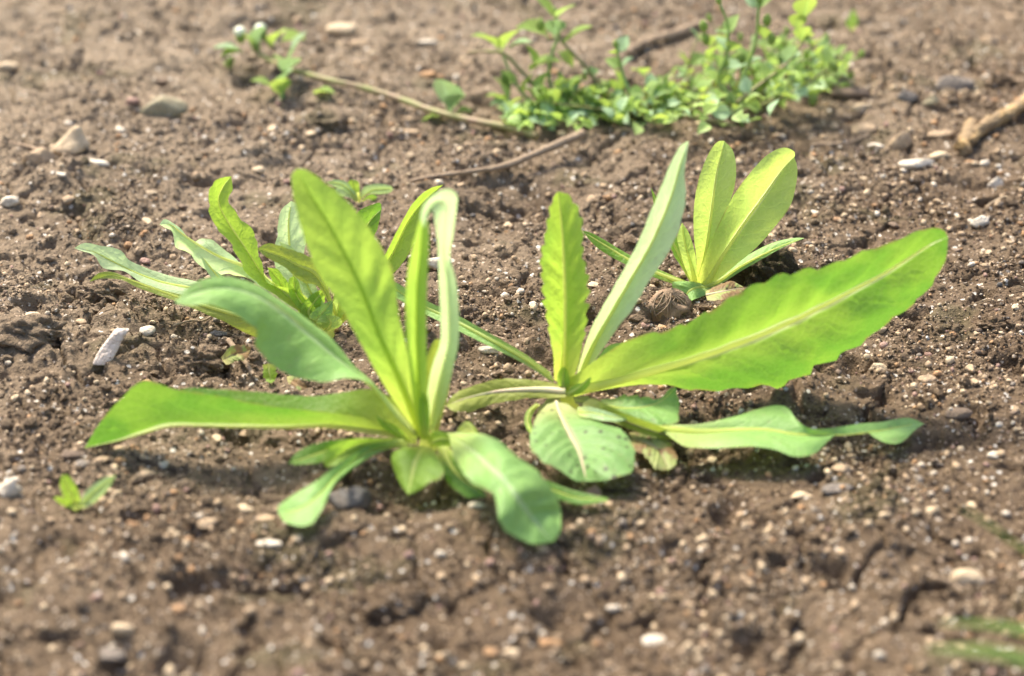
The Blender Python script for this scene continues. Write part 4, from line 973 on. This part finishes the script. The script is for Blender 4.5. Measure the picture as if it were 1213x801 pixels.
# branches that fill the mat, each with paired leaves and a bud
for k in range(78):
    s = RNG.uniform(0, 1)
    px = 612 + 380 * s; lowy = 140 - 6 * s - 34 * max(0, s - .72) / .28
    py = lowy - RNG.uniform(0, 1) ** .8 * (26 + 34 * math.exp(-((s - .72) / .22) ** 2))
    g0 = ground_at(np.array([px]), np.array([min(py + 14, lowy + 3)]))[0]
    L = RNG.uniform(.011, .025) * (1 + .5 * math.exp(-((s - .72) / .2) ** 2)); a = RNG.uniform(0, 2 * math.pi)
    tip = g0 + np.array([math.cos(a) * L * .6, math.sin(a) * L * .5, L * RNG.uniform(.3, .95)])
    midp = (g0 + tip) / 2 + np.array([0, 0, L * .2])
    C = stem3(W1, np.array([g0, midp, tip]), .0007, .0005, WSTEM if k % 3 == 0 else WSTEMG, 10)
    pairs(W1, C, (.45, .95) if k % 2 else (.7,), RNG.uniform(.0058, .0095), .9, .35)
    if k % 2 == 0: wbud(W1, tip, (RNG.normal(0, .5), RNG.normal(0, .5), 1), RNG.uniform(.003, .0048))
for px, py, sz in ((952, 18, .016), (944, 30, .012), (968, 60, .009), (862, 150, .008), (990, 78, .008), (963, 112, .009), (905, 40, .010), (840, 62, .009)):
    p = at_y(px, py + 8, by + .006)
    wleaf(W1, p, (RNG.normal(0, .25), -.35, .9), sz, 0)
for px, py in ((908, 26), (834, 33), (914, 48), (880, 70), (992, 79), (838, 48), (962, 120)):
    p = at_y(px, py + 6, by + .003); wbud(W1, p, (RNG.normal(0, .2), 0, 1), .0062)

# the countless small leaves between them, one joined part
V_, F_, I_ = [], [], []; n0 = 0
src = [(np.array([v.co[:] for v in WM[a][b].vertices]), np.array([p.vertices[:] for p in WM[a][b].polygons])) for a in range(3) for b in range(3)]
UV_ = []
for k in range(300):
    s = RNG.uniform(0, 1); px = 600 + 392 * s; bell = math.exp(-((s - .72) / .24) ** 2)
    lowy = 143 - 5 * s - 40 * max(0, s - .74) / .26
    py = lowy - RNG.uniform(0, 1) * (22 + 44 * bell)
    p = ground_at(np.array([px]), np.array([py + 8]), RNG.uniform(.001, .008 + .014 * bell))[0]
    i = int(RNG.integers(9)); sv, sf = src[i]
    from mathutils import Euler
    R_ = np.array(Euler((RNG.uniform(-.2, 1.1), RNG.normal(0, .5), RNG.uniform(0, 6.28))).to_matrix())
    V_.append((sv * RNG.uniform(.0050, .0100)) @ R_.T + p - np.array(W1.location)); F_.append(sf + n0); n0 += len(sv); I_ += [i // 3] * len(sf)
me = mesh_np('small_leaves', np.vstack(V_), np.vstack(F_), np.full(len(I_), 4), WLEAF, True, I_)
uvs = np.array([[(q % 7) / 6, (q // 7) / 8] for q in range(63)], np.float32); uvl = me.uv_layers.new(name='UVMap')
uvl.data.foreach_set('uv', uvs[np.vstack(F_).ravel() % 63].ravel())
tag(link(bpy.data.objects.new('small_leaves', me), W1), kind='stuff')

# the upright sprigs left of it
W2 = plant('chickweed', 652, 132, 'upright green weed sprigs with pointed leaf pairs left of the leafy mat', 'weed')
by = W2['base_y']
for s, dd, r, mt in (('656,126 628,96 600,66 580,61 555,62', (0, .8, 1.4, 1.6), .0010, WSTEM), ('660,122 650,90 655,60 662,40 656,8', (.2, 1, 1.4, 1.8), .0009, WSTEMG),
                     ('712,106 694,80 672,56 662,46', (.6, 1.0, 1.4), .0010, WSTEM), ('640,128 618,110 604,85 596,66', (0, .4, .8), .0008, WSTEMG)):
    stem3(W2, ydep(s, by, dd), r, r * .75, mt)
for px, py, dx, dz, sz, tone, dp in ((592, 62, -.75, .8, .016, 0, 1.2), (594, 62, .45, .8, .016, 0, 1.2), (600, 60, .9, .55, .013, 2, 1.3), (632, 78, -.2, .9, .012, 0, .9), (626, 88, .85, .75, .017, 0, .9),
     (652, 48, -.9, .65, .017, 0, 1.5), (656, 46, .1, .9, .014, 2, 1.5), (664, 56, .85, .85, .018, 0, 1.4), (660, 60, .4, -.3, .010, 0, 1.4), (657, 24, -.5, .8, .014, 0, 1.7), (657, 24, .6, .7, .013, 1, 1.7),
     (598, 120, -.2, .9, .013, 1, .4), (602, 124, -.7, .6, .012, 0, .4), (604, 104, -.2, .9, .011, 1, .6), (612, 136, -.9, .3, .012, 2, .3), (624, 136, .3, .7, .012, 2, .1), (640, 140, -.4, .8, .014, 0, 0), (648, 138, .5, .8, .015, 1, -.1),
     (668, 130, .3, .9, .015, 2, .2), (680, 132, .7, .7, .013, 1, .2), (690, 134, .4, .8, .012, 0, .2), (690, 158, -.8, .4, .010, 1, -.6), (706, 152, .6, .6, .010, 2, -.5), (664, 90, .2, -.6, .009, 0, 1.1), (650, 154, .1, .8, .012, 0, -.4),
     (622, 112, .2, .9, .011, 0, .5), (640, 112, .2, .9, .013, 1, .4), (672, 112, .4, .9, .012, 0, .5), (716, 128, -.3, .9, .012, 0, .3), (704, 120, .1, 1, .011, 1, .5), (730, 140, .3, .7, .012, 2, 0)):
    p = at_y(px, py, by + dp * .01); p[2] = max(p[2], float(H0(p[0], p[1])) + .001)
    wleaf(W2, p, (dx, RNG.normal(-.25, .15), dz), sz * 1.05, tone, RNG.normal(0, .25))
for px, py in ((598, 92), (600, 104), (640, 30)):
    wbud(W2, at_y(px, py + 7, by + .006), (0, 0, 1), .0065)

# the runner with budded tip
W3 = plant('chickweed', 634, 160, 'long weed runner across the back ending in a white budded tip at the left', 'weed')
A = pts('636,162 606,152 560,143 515,132 470,116 430,104 390,95 350,84 325,74 308,64 300,52 297,42')
up = np.interp(np.arange(len(A)), [0, 3, 7, 9, 11], [.004, .006, .007, .011, .016])
C = smooth_line(ground_at(A[:, 0], A[:, 1], up), 60)
tube('stem', C - np.array(W3.location), np.linspace(.0017, .0012, 60), WSTEM, W3, 8)
def near(px, py, h): return ground_at(np.array([px]), np.array([py]), h)[0]
for px, py, h, dx, dz, sz, tone in ((290, 62, .010, -1, .35, .013, 2), (288, 62, .010, -.5, .1, .010, 0), (300, 62, .011, -.3, .9, .010, 0), (306, 58, .011, .1, 1, .012, 2), (322, 58, .011, .35, .7, .013, 0), (330, 52, .012, .6, .3, .012, 0),
     (342, 76, .008, .35, .8, .016, 2), (336, 90, .006, .4, .7, .014, 2), (333, 108, .003, .3, .9, .012, 2), (333, 116, .001, .1, 1, .012, 0), (326, 108, .003, -.7, .6, .011, 0), (272, 82, .003, .1, .8, .007, 1), (370, 113, .002, .9, .4, .010, 0),
     (531, 133, .002, -.1, 1, .018, 2), (534, 133, .002, .3, .8, .013, 2), (532, 140, .001, -.9, .1, .012, 1), (538, 138, .001, .7, .5, .008, 0), (604, 157, .001, -.2, .6, .008, 1), (606, 150, .001, .2, .8, .007, 0)):
    wleaf(W3, near(px, py, h), (dx, RNG.normal(-.3, .1), dz), sz * 1.2, tone, RNG.normal(0, .2))
for px, py, h, wh in ((286, 52, .012, True), (313, 48, .013, True), (306, 62, .011, False), (321, 56, .011, False), (272, 80, .004, False)):
    wbud(W3, near(px, py, h), (RNG.normal(0, .15), -.1, 1), .0078 if wh else .006, wh)
stem3(W3, np.array([near(334, 118, .0005), near(334, 96, .006), near(341, 78, .009), near(325, 66, .011)]), .0011, .0008, WSTEMG, 14)

# ------------------------------------------------------------------ sticks, roots and blades
g = NT('dry_wood'); P = g.n('ShaderNodeTexCoord').outputs['Object']
mp = g.n('ShaderNodeMapping'); mp.inputs['Scale'].default_value = (1, 1, 5); g.l(P, mp.inputs[0])
nz = g.noise(mp.outputs[0], 260, 4, .6, .3, .7)
WOOD = g.done(g.principled(g.mix(g.math('MULTIPLY', g.step(g.noise(P, 75, 4), .4, .7), .6), g.mix(nz, (.52, .36, .17), (.32, .20, .09)), (.20, .15, .10)), .8, .25, g.bump(nz, .0008, .9)))
g = NT('grey_twig_wood'); P = g.n('ShaderNodeTexCoord').outputs['Object']; nz = g.noise(P, 300, 4, .6, .3, .7)
TWIG = g.done(g.principled(g.mix(nz, (.33, .25, .17), (.24, .17, .11)), .85, .2, g.bump(nz, .0005, .8)))
g = NT('dry_husk'); P = g.n('ShaderNodeTexCoord').outputs['Object']; nz = g.noise(P, 200, 4, .65, .3, .7)
HUSK = g.done(g.principled(g.mix(nz, (.38, .27, .18), (.24, .16, .10)), .8, .2, g.bump(nz, .0008, 1.)))
def stick(name, s, r0, r1, mat, label, cat, up=0.002, rough=.1, n=70, seed=0):
    A = pts(s); P3 = smooth_line(ground_at(A[:, 0], A[:, 1], np.broadcast_to(np.asarray(up, float), (len(A),)) if np.ndim(up) == 0 else np.interp(np.linspace(0, 1, len(A)), np.linspace(0, 1, len(up)), up)), n)
    r = np.random.default_rng(seed); q = np.linspace(0, 1, n)
    R = (r0 + (r1 - r0) * q) * (1 + rough * np.interp(q * 14, np.arange(16), r.normal(0, 1, 16)))
    P3 = P3 + r.normal(0, .12, P3.shape) * R[:, None] * .6
    base = P3[0].copy(); o = tube(name, P3 - base, R, mat, None, 14); o.location = base
    if r0 > .0015:                      # bark: ridges, flakes and a broken end
        W = np.array([v.co[:] for v in o.data.vertices]); c0 = np.repeat(P3 - base, 14, 0); q_ = W[:len(c0)] - c0
        f = 1 + .22 * perlin(c0[:, 0] / .009 + q_[:, 1] / .0025, c0[:, 1] / .009 + q_[:, 2] / .0025 + seed, 501) + .12 * perlin(c0[:, 0] / .003 + q_[:, 1] / .001, q_[:, 2] / .001, 502)
        W[:len(c0)] = c0 + q_ * f[:, None]
        W[:14] += (P3[0] - P3[1]) / np.linalg.norm(P3[0] - P3[1]) * (r.uniform(-.2, 1.1, (14, 1)) * r0)
        o.data.vertices.foreach_set('co', W.astype(np.float32).ravel()); o.data.update()
    return tag(o, label, cat)
stick('thick_stick', '1146,168 1160,154 1180,142 1200,131 1230,112 1262,92', .0031, .0028, WOOD, 'thick tan stick lying on the soil at the right edge', 'stick', .004, .14, seed=5)
stick('stick_stub', '1140,176 1145,166 1149,154 1152,146', .0026, .0032, WOOD, 'flared splintered tan knob at the end of the thick stick', 'stick', .004, .2, 18, seed=6)
stick('thin_twig', '488,214 520,208 560,203 600,196 640,180 668,168 690,158', .0008, .0021, TWIG, 'long thin brown twig lying below the leafy weeds', 'twig', (.004, .006, .008, .008), .12, seed=7)
stick('thin_twig', '744,62 770,48 800,40 832,26', .0026, .0016, TWIG, 'thick pale brown twig at the back among the leafy weeds', 'twig', .003, .18, seed=8)
stick('thin_twig', '-20,170 5,170 30,173 46,178', .0014, .0008, TWIG, 'short brown twig at the left edge beside the rough pale stones', 'twig', .002, .15, seed=9)
stick('thin_twig', '270,402 280,415 290,428 300,444', .0012, .0008, TWIG, 'short dark twig left of the broad arching leaf', 'twig', (.006, .003), .2, seed=10)
stick('dry_root', '205,386 225,380 240,380 252,374', .0004, .0004, TWIG, 'fine dry rootlet beside the white chips', 'root', .002, .2, seed=11)
stick('dry_root', '1168,245 1178,238 1190,233 1200,236', .0003, .0003, STONE['cream'], 'fine pale rootlet at the right above the largest leaf tip', 'root', .002, .1, seed=12)
stick('dry_root', '1108,684 1125,690 1140,700', .0008, .0006, TWIG, 'dark rootlet by the crack at the lower right', 'root', .002, .2, seed=13)
stick('dry_root', '498,545 470,556 440,560', .0008, .0005, TWIG, 'brown rootlet in the shade under the front lettuce', 'root', .002, .2, seed=14)
stick('dry_root', '556,392 585,398 612,408', .0006, .0004, TWIG, 'thin brown rootlet between the front and middle lettuces', 'root', .0015, .2, seed=15)
stick('dry_root', '960,172 1000,170 1030,160', .0008, .0005, TWIG, 'short brown root among the stones right of the leafy mat', 'root', .0015, .2, seed=16)
# dried husk of an old root, split into fibres
hk = plant('dry_root_ball', 792, 372, 'dried brown fibrous root husk at the foot of the small back right lettuce', 'root')
V, F = ICO[3]; ang = np.arctan2(V[:, 1], V[:, 0])
D = 1 + .10 * np.sin(7 * ang + 4 * V[:, 2]) * (1 - V[:, 2] ** 2) + .38 * perlin(V[:, 0] * 2.1, V[:, 1] * 2.1 + V[:, 2], 301) + .12 * perlin(V[:, 0] * 6, V[:, 1] * 2 + V[:, 2] * 2, 302)
m = float(mpp(790, 360)); Vh = V * D[:, None] * np.array([26, 20, 24]) * m; Vh[:, 2] += 6 * m
link(bpy.data.objects.new('husk', mesh_np('husk', Vh, F, np.full(len(F), 3), [HUSK], True)), hk)
for k in range(24):
    a = -2.9 + 3.2 * (k + RNG.uniform(0, 1)) / 24; th = np.linspace(RNG.uniform(.15, .5), RNG.uniform(1.3, 1.75), 8)
    wig = a + .9 * (th - .8) * RNG.normal(0, .8) + .25 * np.sin(th * RNG.uniform(1, 3) + RNG.uniform(0, 6)); q = RNG.uniform(1.0, 1.1)
    C = np.stack([np.cos(wig) * np.sin(th) * 26 * q, np.sin(wig) * np.sin(th) * 20 * q, 6 + np.cos(th) * 25 * q], 1)
    if k % 3 == 0: C = np.vstack([C, C[-1] + np.array([math.cos(a) * 8, math.sin(a) * 6, -6])])
    tube('fibre', smooth_line(C * m, 10), RNG.uniform(.00015, .00032), TWIG if k % 3 else HUSK, hk, 5)
# grass blades close to the camera, bottom right
g = NT('grass_blade'); P = g.n('ShaderNodeTexCoord').outputs['Object']
c = g.mix(g.noise(P, 60, 2), (.085, .15, .02), (.13, .19, .035)); p = g.principled(c, .5, .35); tr = g.n('ShaderNodeBsdfTranslucent'); tr.inputs[0].default_value = (.22, .3, .05, 1)
mx = g.n('ShaderNodeMixShader'); mx.inputs[0].default_value = .3; g.l(p, mx.inputs[1]); g.l(tr.outputs[0], mx.inputs[2]); GRASS = g.done(mx.outputs[0])
def blade(label, A, dist, w):
    A = pts(A); d = ray(A[:, 0], A[:, 1]); d /= np.linalg.norm(d, axis=1)[:, None]
    P3 = smooth_line(ORI + d * np.interp(np.linspace(0, 1, len(A)), np.linspace(0, 1, len(dist)), dist)[:, None], 24)
    P3[:, 2] = np.maximum(P3[:, 2], H0(P3[:, 0], P3[:, 1]) - .004)
    q = np.linspace(0, 1, 24); V = []; F = []
    T = np.gradient(P3, axis=0); T /= np.linalg.norm(T, axis=1)[:, None]
    for i in range(24):
        b = np.cross(T[i], [0, 0, 1.0]); b /= np.linalg.norm(b); hw = w * (1 - q[i] ** 2.2) + .0002
        for u in (-1, -.5, 0, .5, 1): V.append(P3[i] + b * u * hw + np.array([0, 0, 1]) * abs(u) * hw * .35)
    for i in range(23):
        for k in range(4): F.append((i * 5 + k, i * 5 + k + 1, i * 5 + k + 6, i * 5 + k + 5))
    base = P3[0].copy(); o = mesh_obj('grass_blade', np.array(V) - base, F, GRASS, None); o.location = base
    sol = o.modifiers.new('thickness', 'SOLIDIFY'); sol.thickness = .0003
    return tag(o, label, 'grass')
blade('olive-green blurred grass blade reaching in at the lower right corner', '1330,850 1260,806 1200,782 1150,772 1095,768', (.70, .63, .615, .61, .61), .0085)
blade('upper olive-green blurred grass blade above the lower right corner one', '1340,800 1270,764 1213,750 1165,741 1112,738', (.71, .65, .64, .635, .63), .0055)
blade('faint greyish green grass blade at the right edge in the foreground', '1330,720 1260,680 1213,655 1180,630 1140,602', (.74, .69, .67, .66, .65), .0085)
